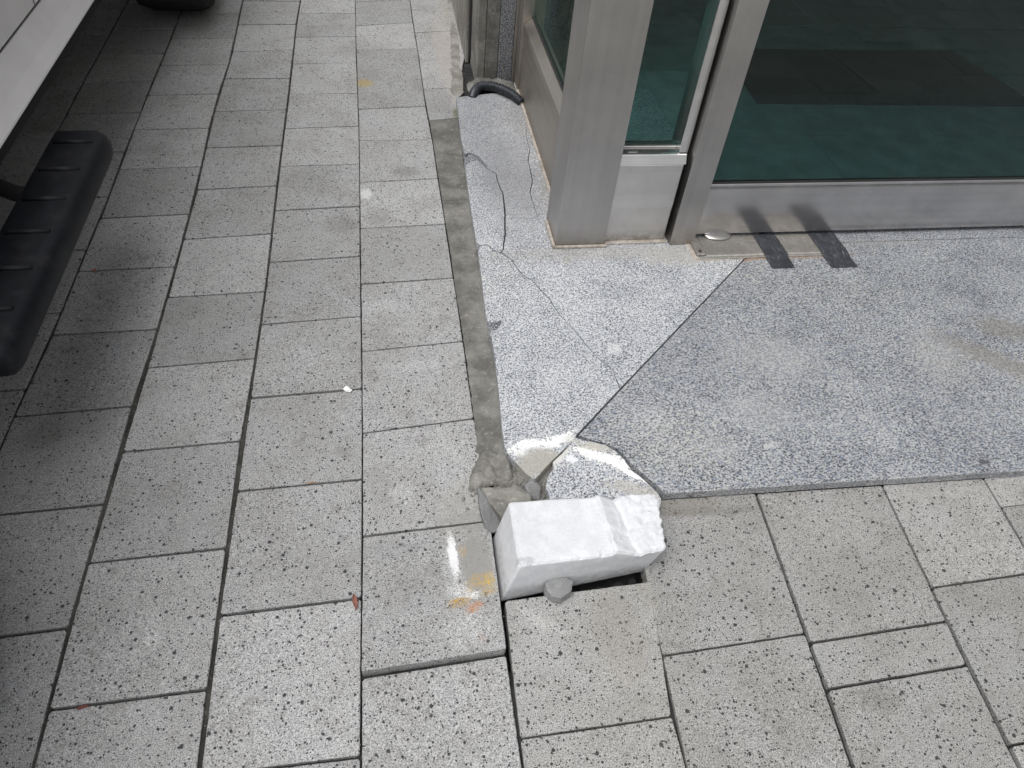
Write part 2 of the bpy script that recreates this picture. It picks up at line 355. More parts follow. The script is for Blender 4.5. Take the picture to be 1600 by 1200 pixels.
M['steel_bright'] = steel_mat('polished_stainless', (.72, .71, .70), .2, 'X', .1, 12)
M['gasket'] = simple('black_gasket', (.03, .03, .03), .5)
M['sealant'] = simple('beige_sealant', (.40, .36, .32), .6, 0, 60, .25, .3, 200, (.24, .21, .17))

def glass_mat(name, tint):
    t = NT(name); n = t.n
    tr = n.new('ShaderNodeBsdfTransparent'); tr.inputs[0].default_value = (*tint, 1)
    gl_ = n.new('ShaderNodeBsdfGlossy'); gl_.inputs['Roughness'].default_value = .015; gl_.inputs[0].default_value = (.85, 1, .97, 1)
    fr = n.new('ShaderNodeFresnel'); fr.inputs[0].default_value = 1.52
    df = n.new('ShaderNodeBsdfDiffuse'); df.inputs[0].default_value = (.10, .16, .15, 1)
    m1 = n.new('ShaderNodeMixShader'); m2 = n.new('ShaderNodeMixShader')
    dust = t.smooth(t.noise(6, 5, .7), .35, .8, .0, .015)
    bf_ = n.new('ShaderNodeNewGeometry').outputs['Backfacing']; fac_ = t.math('MULTIPLY', fr.outputs[0], t.math('SUBTRACT', 1.0, bf_))
    t.t.links.new(fac_, m1.inputs[0]); t.t.links.new(tr.outputs[0], m1.inputs[1]); t.t.links.new(gl_.outputs[0], m1.inputs[2])
    t.t.links.new(dust, m2.inputs[0]); t.t.links.new(m1.outputs[0], m2.inputs[1]); t.t.links.new(df.outputs[0], m2.inputs[2])
    t.t.links.new(m2.outputs[0], t.out.inputs[0]); return t.m
M['glass'] = glass_mat('green_tinted_glass', (.42, .575, .565))
M['glass_clear'] = glass_mat('pale_green_glass', (.52, .68, .66))

# ------------------------------------------------------------------ GROUND
ground = mesh('ground', [(-900, -900, 0), (900, -900, 0), (900, 900, 0), (-900, 900, 0), (-1.85, -.6, 0), (2.85, -.6, 0), (2.85, 5.38, 0), (-1.85, 5.38, 0)],
              [(0, 1, 5, 4), (1, 2, 6, 5), (2, 3, 7, 6), (3, 0, 4, 7)], None)
def ground_mat():
    t = NT('street_paving'); br = t.n.new('ShaderNodeTexBrick'); br.offset = .5
    t.L(t.pos, br.inputs['Vector']); br.inputs['Scale'].default_value = 1; br.inputs['Brick Width'].default_value = .3; br.inputs['Row Height'].default_value = .3
    br.inputs['Mortar Size'].default_value = .004
    t.L((.33, .33, .325), br.inputs['Color1']); t.L((.27, .27, .265), br.inputs['Color2']); t.L((.06, .06, .055), br.inputs['Mortar'])
    c = t.mix(1.0, br.outputs[0], t.ramp(t.noise(300, 3, .7), [(.3, .6), (.5, 1), (.7, 1.3)]), 'MULTIPLY')
    return t.set(Base_Color=c, Roughness=.9)
ground.data.materials.append(ground_mat()); tag(ground, kind='structure'); ground.location.z = -.003
# bedding under the pavers with the open pit in front of the granite corner
bx0, bx1, by0, by1 = .183, .532, .55, .90
xs = [-1.95, bx0, bx1, 2.95]; ys = [-.7, by0, by1, 5.45]; bv = [(x, y, -.013) for y in ys for x in xs]
bf = [(r * 4 + c, r * 4 + c + 1, r * 4 + c + 5, r * 4 + c + 4) for r in range(3) for c in range(3) if not (r == 1 and c == 1)]
k = len(bv); bv += [(bx0, by0, -.09), (bx1, by0, -.09), (bx1, by1, -.09), (bx0, by1, -.09)]
q = [5, 6, 10, 9]; bf += [(q[i], q[(i + 1) % 4], k + (i + 1) % 4, k + i) for i in range(4)] + [(k, k + 1, k + 2, k + 3)]
tag(mesh('paving_bed', bv, bf, M['soil']), kind='structure')

# ------------------------------------------------------------------ PAVEMENT
pave = empty('pavement'); tag(pave, kind='structure')
class Joint:
    def __init__(s, pts): s.px = sorted(pts, key=lambda p: p[1]); s.w = sorted([g(*p).xy for p in pts], key=lambda p: p.y)
    def xp(s, y):
        p = s.px
        for i in range(len(p) - 1):
            if y <= p[i + 1][1] or i == len(p) - 2:
                return lerp(p[i][0], p[i + 1][0], (y - p[i][1]) / (p[i + 1][1] - p[i][1]))
    def x(s, Y):
        w = s.w
        if Y <= w[0].y: sl = (w[-1].x - w[0].x) / (w[-1].y - w[0].y); return w[0].x + sl * (Y - w[0].y)
        if Y >= w[-1].y: sl = (w[-1].x - w[0].x) / (w[-1].y - w[0].y); return w[-1].x + sl * (Y - w[-1].y)
        for i in range(len(w) - 1):
            if Y <= w[i + 1].y: return lerp(w[i].x, w[i + 1].x, (Y - w[i].y) / (w[i + 1].y - w[i].y))
class Off:
    def __init__(s, j, d): s.j = j; s.d = d
    def x(s, Y): return s.j.x(Y) + s.d
J0 = Joint([(641, 0), (645, 33), (653, 80), (665, 163), (673, 200), (680, 247), (690, 312), (702, 387), (724, 534), (732, 584), (741, 653), (749, 700), (769, 830), (782, 939), (792, 1021), (803, 1089), (811, 1152), (816, 1200)])
J1 = Joint([(555, 0), (557, 97), (561, 200), (562, 283), (563, 397), (565, 540), (566, 670), (566, 836), (565, 935), (565, 1055), (563, 1200)])
J2 = Joint([(470, 0), (463, 37), (457, 97), (450, 157), (443, 213), (433, 290), (428, 333), (422, 397), (415, 455), (392, 612), (377, 690), (370, 765), (355, 855), (342, 960), (325, 1077), (312, 1200)])
J3 = Joint([(378, 5), (360, 95), (342, 147), (327, 202), (310, 285), (287, 370), (261, 465), (225, 590), (207, 635), (190, 705), (165, 785), (137, 880), (107, 985), (75, 1107), (52, 1200)])
J4 = Joint([(282, 20), (255, 90), (237, 130), (220, 177), (202, 217), (187, 260), (165, 320), (122, 420), (82, 520), (45, 600), (22, 647), (0, 697)])
J5 = Joint([(189, 20), (165, 65), (140, 110), (115, 155), (95, 195)])
J6 = Off(J5, -.29); J7 = Off(J5, -.58)
K0 = Joint([(1008, 890), (1034, 1024), (1052, 1119), (1073, 1200)])
K1 = Joint([(1190, 792), (1220, 882), (1245, 943), (1265, 1004), (1291, 1075), (1333, 1200)])
K2 = Joint([(1387, 774), (1456, 918), (1485, 981), (1516, 1045), (1579, 1165), (1594, 1200)])
K3 = Off(K2, .294); K4 = Off(K2, .588); K5 = Off(K2, .88); K6 = Off(K2, 1.17); K7 = Off(K2, 1.46); K8 = Off(K2, 1.75)
SL = math.tan(math.radians(1.97)); tid = 0
def tile(TL, TR, BR, BL, wl, wr, wt, wb, mat, dz=0, tilt=None, name='paving_tile'):
    """four world corners; each side pulled in by its half joint"""
    global tid; tid += 1
    rnd = random.Random(tid * 7 + 1)
    up = (TL - BL).normalized(); rt = (BR - BL).normalized()
    pts = [BL + rt * wl + up * wb, BR - rt * wr + up * wb, TR - rt * wr - up * wt, TL + rt * wl - up * wt]
    pts = [p + Vector((rnd.uniform(-.0006, .0006), rnd.uniform(-.0006, .0006))) for p in pts]
    # corners slightly worn
    q = []
    for i in range(4):
        a, b, c = pts[i - 1], pts[i], pts[(i + 1) % 4]; cr = rnd.uniform(.002, .005)
        q += [b + (a - b).normalized() * cr, b + (c - b).normalized() * cr]
    pts = rough_loop(q, .013, .0005, tid * 3.1)
    if isinstance(mat, str): mat = paver_for(mat, pts)
    tl = tilt or (rnd.uniform(-.004, .004), rnd.uniform(-.004, .004))
    return prism(name, pts, dz + rnd.uniform(-.0008, .0008), -.04, mat, pave, .0014, tl)
def column(JL, JR, rows, wl, wr, mat, ymax=5.4, ymin=-.7, special={}, wt=.0016):
    """rows: (left pixel y, right pixel y) of each cross joint, far to near"""
    wt_ = wt
    W_ = []
    for yl, yr in rows: W_.append((g(JL.xp(yl), yl).xy, g(JR.xp(yr), yr).xy))
    def at(Y): a = Vector((JL.x(Y), Y)); b = Vector((JR.x(Y), Y)); b.y += (b.x - a.x) * SL; return a, b
    Y = W_[0][0].y; pre = []
    while Y < ymax: Y += .3; pre.append(at(Y))
    W_ = pre[::-1] + W_; Y = W_[-1][0].y
    while Y > ymin: Y -= .298; W_.append(at(Y))
    n0 = len(pre)
    for i in range(len(W_) - 1):
        (tl, tr), (bl, br) = W_[i], W_[i + 1]; sp = special.get(i - n0, {})
        tile(tl, tr, br, bl, wl, wr, sp.get('wt', wt), wt, sp.get('mat', mat), sp.get('dz', 0), sp.get('tilt'))
P = M['paver']; PF = M['paver_front_dim']
column(J1, J0, [(3, 0), (40, 35), (78, 76), (171, 166), (220, 218), (285, 279), (357, 350), (444, 434), (549, 533), (677, 654), (838, 814), (1056, 1020)], .0018, .0024, P, wt=.0025, special={10: dict(dz=.008, tilt=(.012, -.052)), 11: dict(dz=-.004, tilt=(.0, .0), wt=.006)})
column(J2, J1, [(21, 21), (58, 57), (100, 98), (147, 146), (201, 197), (260, 256), (329, 322), (410, 400), (507, 494), (622, 607), (768, 749), (962, 934), (1213, 1182)], .0038, .0016, P, wt=.0030)
column(J3, J2, [(38, 38), (81, 78), (123, 122), (174, 171), (231, 227), (296, 290), (374, 365), (465, 455), (575, 560), (706, 689), (880, 856), (1110, 1077)], .0042, .0038, P, wt=.0030)
column(J4, J3, [(60, 59), (102, 101), (149, 147), (203, 200), (265, 260), (341, 334), (424, 416), (523, 514), (651, 634)], .0042, .0042, P, wt=.0034)
column(J5, J4, [(44, 45), (82, 84), (129, 126), (178, 176)], .0042, .0042, P, wt=.0036)
column(J6, J5, [], .003, .003, P) if False else None
def wcolumn(JL, JR, Y0, Y1, first, mat, w=.002, step=.298, name='paving_tile', wt=.0016):
    Y = first
    while Y > Y0:
        a = Vector((JL.x(Y), Y)); b = Vector((JR.x(Y), Y + (JR.x(Y) - JL.x(Y)) * SL)); Yb = Y - step
        c = Vector((JR.x(Yb), Yb + (JR.x(Y) - JL.x(Y)) * SL)); d = Vector((JL.x(Yb), Yb))
        if Y <= Y1: tile(a, b, c, d, w, w, wt, wt, mat)
        Y = Yb
y5 = g(150, 103).y
wcolumn(J6, J5, -.6, 5.6, y5 + 1.8 + .02, P, .0042, .3); wcolumn(J7, J6, -.6, 5.6, y5 + 1.95, P, .0042, .3)
# narrow row against the building: whole tiles far away, then cement-smeared slivers
JS = Joint([(722, 0), (728, 60), (726, 100), (713, 150), (717, 187), (720, 213), (727, 260), (737, 335), (745, 380), (754, 440), (761, 495)])
for i, (a, b) in enumerate([(( 16, 14), (51, 47)), ((51, 47), (96, 92)), ((96, 92), (139, 137)), ((139, 137), (188, 184)), ((188, 184), (245, 239)), ((245, 239), (313, 311)), ((313, 311), (387, 384)), ((387, 384), (482, 480))]):
    zz = 0
    TL = g(J0.xp(a[0]), a[0]).xy; TR = g(JS.xp(a[1]), a[1]).xy; BL = g(J0.xp(b[0]), b[0]).xy; BR = g(JS.xp(b[1]), b[1]).xy
    tile(TL, TR, BR, BL, .0016, .004, .001, .001, P if i < 4 else M['mortar'])
for i in range(6):
    Y = g(641, 15).y + .3 * i; tile(Vector((J0.x(Y + .3), Y + .3)), Vector((.42, Y + .305)), Vector((.42, Y + .005)), Vector((J0.x(Y), Y)), .0016, .002, .001, .001, P)
# front rows
def P4(a, b, c, d): return [g(*a).xy, g(*b).xy, g(*c).xy, g(*d).xy]
tile(*P4((788, 939), (1019, 909), (1052, 1119), (812, 1154)), .0020, .0045, .0, .0022, PF, 0, (0, 0))
for k_ in range(1, 5):
    a = g(812, 1154).xy; b = g(1052, 1119).xy; sx = Vector((-.002, -.298))
    tile(a + sx * (k_ - 1), b + sx * (k_ - 1), b + sx * k_, a + sx * k_, .0020, .0035, .0022, .0022, PF)
KR = [(K0, K1, [.9, g(1034, 1025).y, g(1034, 1025).y - .298, g(1034, 1025).y - .596, g(1034, 1025).y - .894, g(1034, 1025).y - 1.192], .0032, .0040),
      (K1, K2, [.9, g(1265, 1005).y, g(1291, 1077).y, g(1291, 1077).y - .298, g(1291, 1077).y - .596, g(1291, 1077).y - .894, g(1291, 1077).y - 1.192], .0040, .0032),
      (K2, K3, [.9, g(1456, 918).y, g(1579, 1165).y, g(1579, 1165).y - .298, g(1579, 1165).y - .596, g(1579, 1165).y - .894], .0022, .003)]
for JL, JR, Ys, wl, wr in KR:
    for i in range(len(Ys) - 1):
        a, b = Ys[i], Ys[i + 1]; wdt = JR.x(a) - JL.x(a)
        edge = lambda x: .926 - .0208 * (x - .63)
        tr = a + wdt * SL if i else edge(JR.x(a))
        tile(Vector((JL.x(a), a if i else edge(JL.x(a)))), Vector((JR.x(a), tr)), Vector((JR.x(b), b + wdt * SL)), Vector((JL.x(b), b)), wl, wr, .0028, .0028, PF)
for i, (JL, JR) in enumerate([(K3, K4), (K4, K5), (K5, K6), (K6, K7), (K7, K8)]):
    f0 = g(1594, 790).y + (.0 if i % 2 == 0 else -.15)
    a, b = .885, f0; tile(Vector((JL.x(a), .926 - .0208 * (JL.x(a) - .63))), Vector((JR.x(a), .926 - .0208 * (JR.x(a) - .63))), Vector((JR.x(b), b + .29 * SL)), Vector((JL.x(b), b)), .002, .002, .0016, .0016, PF)
    wcolumn(JL, JR, -.6, 9, f0, PF)
# sand packed into the wide long joints
for J in (J2, J3, J4, J5):
    v, f = [], []; n = 120
    for i in range(n + 1):
        Y = -.8 + i * 6.3 / n; x = J.x(Y); z = -.0045 + .003 * noise.noise(Vector((Y * 9, x, 0)))
        v += [(x - .0062, Y, z - .002), (x + .0062, Y, z - .0015)]
        if i < n: f.append((2 * i, 2 * i + 1, 2 * i + 3, 2 * i + 2))
    tag(mesh('joint_sand', v, f, M['sand'], pave), kind='stuff')
v, f = [], []; n = 60
for i in range(n + 1):
    Y = 2.0 + i * 3.4 / n; x = J1.x(Y); v += [(x - .004, Y, -.006), (x + .004, Y, -.006)]
    if i < n: f.append((2 * i, 2 * i + 1, 2 * i + 3, 2 * i + 2))
tag(mesh('joint_sand', v, f, M['sand'], pave), kind='stuff')

# ------------------------------------------------------------------ GRANITE STEP
ZT = .03
step = empty('entrance_step', (1.0, 1.4, 0)); tag(step, kind='structure')
def offset_line(pts, ws, side):
    out = []
    for i, p in enumerate(pts):
        a = pts[max(0, i - 1)]; b = pts[min(len(pts) - 1, i + 1)]; d = (b - a).normalized()
        out.append(p + Vector((-d.y, d.x)) * ws[i] * side)
    return out
def jag(pts, step=.008, amp=.0012, seed=0):
    out = []
    for i in range(len(pts) - 1):
        a, b = pts[i], pts[i + 1]; L = (b - a).length; k = max(1, int(L / step)); nr = Vector((-(b - a).y, (b - a).x)).normalized()
        for j in range(k):
            p = a.lerp(b, j / k)
            if i or j: p = p + nr * amp * 2 * noise.noise(Vector((p.x * 70, p.y * 70, seed)))
            out.append(p)
    out.append(pts[-1]); return out
def prof(n, stops):
    return [next(lerp(stops[i][1], stops[i + 1][1], (t - stops[i][0]) / (stops[i + 1][0] - stops[i][0])) for i in range(len(stops) - 1) if t <= stops[i + 1][0] + 1e-9) for t in [k / (n - 1) for k in range(n)]]
Gp = lambda L: gl(L, ZT)
crackA = jag(Gp([(746, 384), (762, 382), (772, 391), (787, 397), (799, 405), (807, 417), (816, 429), (832, 438), (847, 455), (860, 468), (868, 483), (875, 492), (897, 515), (916, 539), (932, 557), (957, 577), (961, 588), (969, 606)]), .008, .0010, 1)
nA = len(crackA); wA = prof(nA, [(0, .0028), (.12, .0017), (.3, .0017), (.45, .0018), (.6, .0009), (.85, .0009), (1, .0014)])
Aup = offset_line(crackA, wA, 1); Adn = offset_line(crackA, wA, -1)
crackB = jag(Gp([(727, 258), (736, 251), (747, 250), (760, 262), (767, 266), (775, 271), (777, 282), (786, 303), (789, 327), (789, 352), (789, 366), (787, 382), (785, 396)]), .010, .0014, 2)
nB = len(crackB); wB = prof(nB, [(0, .0016), (.2, .0014), (.4, .0017), (.6, .0028), (.85, .0028), (1, .0013)])
Bl = offset_line(crackB, wB, 1); Br = offset_line(crackB, wB, -1)
# decide which side is which by comparing x at the middle
if Bl[nB // 2].x > Br[nB // 2].x: Bl, Br = Br, Bl
if Aup[nA // 2].y < Adn[nA // 2].y: Aup, Adn = Adn, Aup
diag = Gp([(1240, 322), (1160, 408), (1070, 502), (970, 607), (902, 680)])
wdg = [.0020, .0020, .0022, .0025, .0028]
Dl = offset_line(diag, wdg, 1); Dr = offset_line(diag, wdg, -1)
if Dl[0].x > Dr[0].x: Dl, Dr = Dr, Dl
back_y = 2.06; xi = .62
# N: large rear piece (left edge back -> far -> under shopfront -> diagonal joint -> crack A -> crack B)
edgeN = Gp([(727, 241), (724, 236), (720, 213), (717, 187), (713, 152)])
far = [Vector((.50, 3.04)), Vector((.60, 3.10)), Vector((xi, 3.10)), Vector((xi, back_y)), Vector((1.36, back_y))]
ia = min(range(nA), key=lambda i: (Aup[i] - crackB[-1]).length)
chipB = Gp([(733, 247), (741, 238), (752, 243), (758, 255)])   # spalled notch
holeC = None
cC = jag(Gp([(822, 188), (822, 215), (828, 232), (825, 250), (829, 268), (832, 284), (828, 300), (834, 320), (840, 338), (843, 345)]), .012, .0012, 5)
wC = prof(len(cC), [(0, .0004), (.3, .0012), (.7, .0018), (1, .0005)])
holeC = offset_line(cC, wC, 1) + offset_line(cC, wC, -1)[::-1]
dseg = jag(Gp([(836, 485), (850, 483), (866, 482)]), .02, .0005, 8); holeD = offset_line(dseg, [.0004] + [.0008] * (len(dseg) - 2) + [.0004], 1) + offset_line(dseg, [.0004] + [.0008] * (len(dseg) - 2) + [.0004], -1)[::-1]
eseg = Gp([(856, 393), (861, 402), (866, 412)]); holeE = offset_line(eseg, [.0002, .0007, .0002], 1) + offset_line(eseg, [.0002, .0007, .0002], -1)[::-1]
i970 = 3
Nloop = edgeN + far + Dl[1:3] + [Vector(Aup[-1])] + Aup[::-1][1:nA - ia] + Br[::-1][1:-4] + [p for p in Gp([(762, 262), (750, 246), (741, 240), (733, 238)])]
N = prism('granite_slab', Nloop, ZT, .002, M['granite_left'], step, .0010, holes=[holeC, holeE])
Mloop = Gp([(745, 379), (741, 358), (737, 335), (732, 300), (727, 262)]) + Bl[1:-1] + Aup[:ia][::-1][:-1]
prism('granite_slab', Mloop, ZT - .0006, .002, M['granite_left'], step, .0010, tilt=(0, 0))
nick = Gp([(765, 523), (768, 518), (776, 515), (782, 507), (784, 500), (777, 503), (766, 503), (761, 500)])
Floop = Adn[1:] + [Dl[3] + (Dl[4] - Dl[3]) * .02, Dl[4]] + Gp([(897, 687), (880, 703), (862, 720), (850, 733), (836, 749)]) + jag(Gp([(836, 749), (824, 741), (812, 729), (800, 716), (791, 705), (787, 690), (785, 672), (780, 618), (772, 550), (768, 527)]), .01, .0007, 9)[1:] + nick + Gp([(759, 490), (753, 440), (747, 392)])
Fp = prism('granite_slab', Floop, ZT - .0004, .002, M['granite_left'], step, .0012, tilt=(0, 0), holes=[holeD])
# right slab with broken corner
brk = jag(Gp([(902, 680), (920, 685), (945, 692), (965, 701), (977, 713), (988, 727), (1003, 738), (1020, 752), (1033, 763), (1040, 772)]), .009, .0016, 12)
fr_ = [Vector((.626, .922)), Vector((1.1, .913)), Vector((1.613, .901)), Vector((3.5, .865))]
fr_ = jag(fr_, .03, .0007, 4)
Rloop = [Dr[0] * .55 + Dr[1] * .45] and [Dr[1] + (Dr[0] - Dr[1]) * .95, Dr[1], Dr[2], Dr[3], Dr[4]] + brk[1:] + fr_ + [Vector((3.5, 1.902))]
Rloop[0] = Vector((1.262, 1.902))
prism('granite_slab', Rloop, ZT, .0035, M['granite_right'], step, .0016)
prism('granite_slab', [Vector((1.268, 1.9055)), Vector((1.700, 1.9055)), Vector((1.700, 2.06)), Vector((1.37, 2.06))], ZT - .001, .002, M['granite_right'], step, .0012)
prism('granite_slab', [Vector((1.7025, 1.9055)), Vector((3.5, 1.9055)), Vector((3.5, 2.06)), Vector((1.7025, 2.06))], ZT - .0005, .002, M['granite_right'], step, .0012)
# mortar bed below the slabs, seen in gaps and under the broken corner
def mortar_patch(name, outline, z0, hgt, mat, parent, amp=.004, res=.008, fall=.02, sc=26, seed=0):
    """lumpy cement: grid inside outline, height falling to z0 at the rim"""
    pts = [Vector(p) for p in outline]
    if area(pts) < 0: pts = pts[::-1]
    xs_ = [p.x for p in pts]; ys_ = [p.y for p in pts]; inner = []
    def inside(p):
        c = False; n = len(pts)
        for i in range(n):
            a, b = pts[i], pts[i - 1]
            if (a.y > p.y) != (b.y > p.y) and p.x < (b.x - a.x) * (p.y - a.y) / (b.y - a.y) + a.x: c = not c
        return c
    def dist(p):
        d = 9
        for i in range(len(pts)):
            a, b = pts[i - 1], pts[i]; ab = b - a; t = max(0, min(1, (p - a).dot(ab) / max(1e-12, ab.length_squared))); d = min(d, (p - a - ab * t).length)
        return d
    rim = rough_loop(pts, res, res * .25, seed)
    x = min(xs_)
    rr = random.Random(seed)
    while x < max(xs_):
        y = min(ys_)
        while y < max(ys_):
            p = Vector((x + rr.uniform(-.3, .3) * res, y + rr.uniform(-.3, .3) * res))
            if inside(p) and dist(p) > res * .6: inner.append(p)
            y += res
        x += res
    vs = rim + inner
    r = delaunay_2d_cdt(vs, [], [list(range(len(rim)))], 1, 1e-6)
    V = []
    for p in r[0]:
        d = dist(p); e = min(1, d / fall); e = e * (2 - e)
        V.append((p.x, p.y, z0 + hgt * e + amp * e * (noise.fractal(Vector((p.x * sc, p.y * sc, seed)), 1, 2, 4))))
    o = mesh(name, V, [tuple(f_) for f_ in r[2]], mat, parent, True)
    return o
mb = mesh('mortar_bed', [(x, y, .0015) for x, y in [(.22, 1.02), (.30, .955), (.40, .94), (.62, .935), (3.5, .885), (3.5, 2.06), (.61, 2.06), (.6, 3.1), (.32, 3.05), (.25, 1.9), (.235, 1.3)]], [tuple(range(11))], M['mortar'], step)
# cement strip along the left edge of the granite
stripL = [(698, 330), (703, 390), (709, 440), (717, 490), (728, 560), (738, 640), (744, 688)]
stripR = [(796, 712), (789, 690), (786, 665), (780, 610), (772, 545), (768, 520), (761, 490), (754, 440), (748, 395), (740, 345)]
mortar_patch('mortar_fillet', gl([(x + 1, y) for x, y in stripL], .003) + gl([(740, 706), (770, 716)], .003) + [p + Vector((.004, 0)) for p in gl(stripR, .006)], -.001, .005, M['mortar'], step, .0050, .007, .012, 32, 3)
mortar_patch('mortar_fillet', gl([(800, 716), (815, 738), (836, 757), (846, 745), (868, 722), (868, 790), (840, 800), (790, 795), (770, 770), (780, 720)], .0), -.006, .006, M['mortar_pale'], step, .006, .008, .01, 40, 5)
False and mortar_patch('mortar_fillet', [Vector(p) for p in [(.555, .885), (.60, .9125), (.80, .911), (.98, .908), (.98, .893), (.90, .888), (.80, .890), (.70, .884), (.62, .87)]], -.001, .006, M['mortar'], step, .004, .008, .010, 45, 6)
# sunken rough faces in the spalled notches
for pts_, zz in ((Gp([(724, 234), (742, 236), (764, 262), (748, 256), (727, 262)]), .016), (Gp([(743, 376), (763, 380), (774, 392), (748, 392)]), .018), (Gp([(762, 497), (787, 497), (785, 510), (776, 519), (766, 526)]), .016)):
    mortar_patch('chipped_face', pts_, zz - .006, .010, M['granite_raw'], step, .004, .005, .012, 60, 7)

# ------------------------------------------------------------------ loose broken pieces
def rock(name, outline, zb, zt, mat, seed=0, parent=None, shrink=.10, tilt=(0, 0), lump=.0015, sub=.010, sm=False):
    pts = [Vector(p) for p in outline]
    if area(pts) < 0: pts = pts[::-1]
    pts = rough_loop(pts, sub, .0012, seed, 90)
    n = len(pts); c = sum(pts, Vector((0, 0))) / n; rr = random.Random(seed)
    def zt_(p): return zt + tilt[0] * (p.x - c.x) + tilt[1] * (p.y - c.y) + lump * 2 * noise.noise(Vector((p.x * 40, p.y * 40, seed)))
    rings = [(1.0 - shrink * .5, lambda p: zb), (1.0, lambda p: lerp(zb, zt_(p), .6)), (1 - shrink * .35, lambda p: zt_(p) - .0015), (1 - shrink, lambda p: zt_(p))]
    rings += [(f_, (lambda p: zt_(p) + lump * .5)) for f_ in (.66, .33)]
    v, f = [], []
    for k_, (s_, zf) in enumerate(rings):
        for p in pts:
            q_ = c + (p - c) * s_ + Vector((noise.noise(Vector((p.x * 50, p.y * 50, seed + k_))), noise.noise(Vector((p.y * 50, p.x * 50, seed + k_ + 9))))) * (.0015 if k_ else 0)
            v.append((q_.x, q_.y, zf(q_)))
    for k_ in range(len(rings) - 1):
        for i in range(n): f.append((k_ * n + i, k_ * n + (i + 1) % n, (k_ + 1) * n + (i + 1) % n, (k_ + 1) * n + i))
    v.append((c.x, c.y, zt_(c))); b = (len(rings) - 1) * n
    for i in range(n): f.append((b + i, b + (i + 1) % n, len(v) - 1))
    f.append(tuple(range(n))[::-1])
    return mesh(name, v, f, mat, parent, sm)
frag = jag(Gp([(900, 683), (919, 688), (944, 694), (963, 704), (975, 716), (986, 731), (1000, 743), (1016, 757), (1028, 768), (1034, 778)]), .009, .0014, 12)
fragl = frag + Gp([(1030, 800), (985, 803), (940, 806), (900, 800), (875, 797), (860, 778), (853, 760), (856, 745), (866, 730), (864, 721), (880, 706)])
o = prism('granite_fragment', rough_loop(fragl, .008, .0012, 3), ZT - .0025, .002, M['granite_piece'], None, .0016, tilt=(-.004, .008))
tag(o, 'broken-off granite corner with white residue, wedged between the cracked slab and white block', 'stone')
o = mortar_patch('mortar_lump', gl([(733, 746), (742, 722), (750, 706), (764, 703), (776, 708), (790, 707), (799, 724), (803, 744), (795, 758), (775, 754), (757, 758), (745, 768), (732, 760)], .008), -.003, .018, M['mortar_pale'], None, .010, .0045, .009, 42, 4)
tag(o, 'rough cement lump at the lower end of the cement strip, behind the stone pieces', 'cement')
o = rock('stone_chunk', gl([(750, 760), (772, 757), (790, 760), (815, 762), (829, 771), (833, 800), (800, 815), (786, 816), (772, 796), (760, 778)], .024), .0, .027, M['mortar_pale'], 6, None, .08, (.1, -.12), .004, .008)
tag(o, 'flat beige cement chunk tucked against the back corner of the white block', 'stone')
o = rock('stone_shard', gl([(745, 764), (752, 770), (770, 792), (785, 806), (782, 824), (770, 830), (757, 824), (749, 800)], .012), .0, .020, M['stone'], 8, None, .22, (-.35, .15), .0012, .02)
tag(o, 'smooth grey stone shard leaning beside the left end of the white block', 'stone')
o = rock('stone_piece', gl([(850, 912), (862, 904), (885, 904), (895, 909), (893, 926), (876, 937), (863, 934), (853, 924)], .022), -.02, .028, M['stone'], 10, None, .16, (.1, .05), .0018, .012)
tag(o, 'small grey stone wedged in front of the white block over the gap', 'stone')
o = rock('stone_chip', gl([(818, 757), (834, 750), (846, 760), (843, 778), (825, 778)], .01), -.002, .012, M['stone'], 14, None, .2, (0, .2), .002, .01)
tag(o, 'small dark stone chip under the tip of the left granite slab', 'stone')
for i, (cx_, cy_, a_, b_, zz) in enumerate([(.225, .712, .018, .012, -.030), (.262, .708, .016, .013, -.028), (.30, .70, .018, .014, -.034), (.42, .722, .020, .013, -.03), (.47, .73, .016, .012, -.028), (.505, .735, .016, .012, -.03)]):
    pl = [Vector((cx_ + a_ * math.cos(t_ / 5 * 6.283) * random.uniform(.8, 1.1), cy_ + b_ * math.sin(t_ / 5 * 6.283) * random.uniform(.8, 1.1))) for t_ in range(5)]
    tag(rock('rubble_stone', pl, -.088, zz - .012, M['soil'], 20 + i, None, .42, (random.uniform(-.2, .2), random.uniform(-.2, .2)), .002, .01), ['dark rubble stone at the left end of the gap before the white block','dark rubble stone second from the left in the gap','dark rubble stone beside the wedged grey stone in the gap','dark rubble stone right of the wedged grey stone in the gap','dark rubble stone second from the right end of the gap','dark rubble stone at the right end of the gap'][i], 'stone', 'dark rubble in the gap')

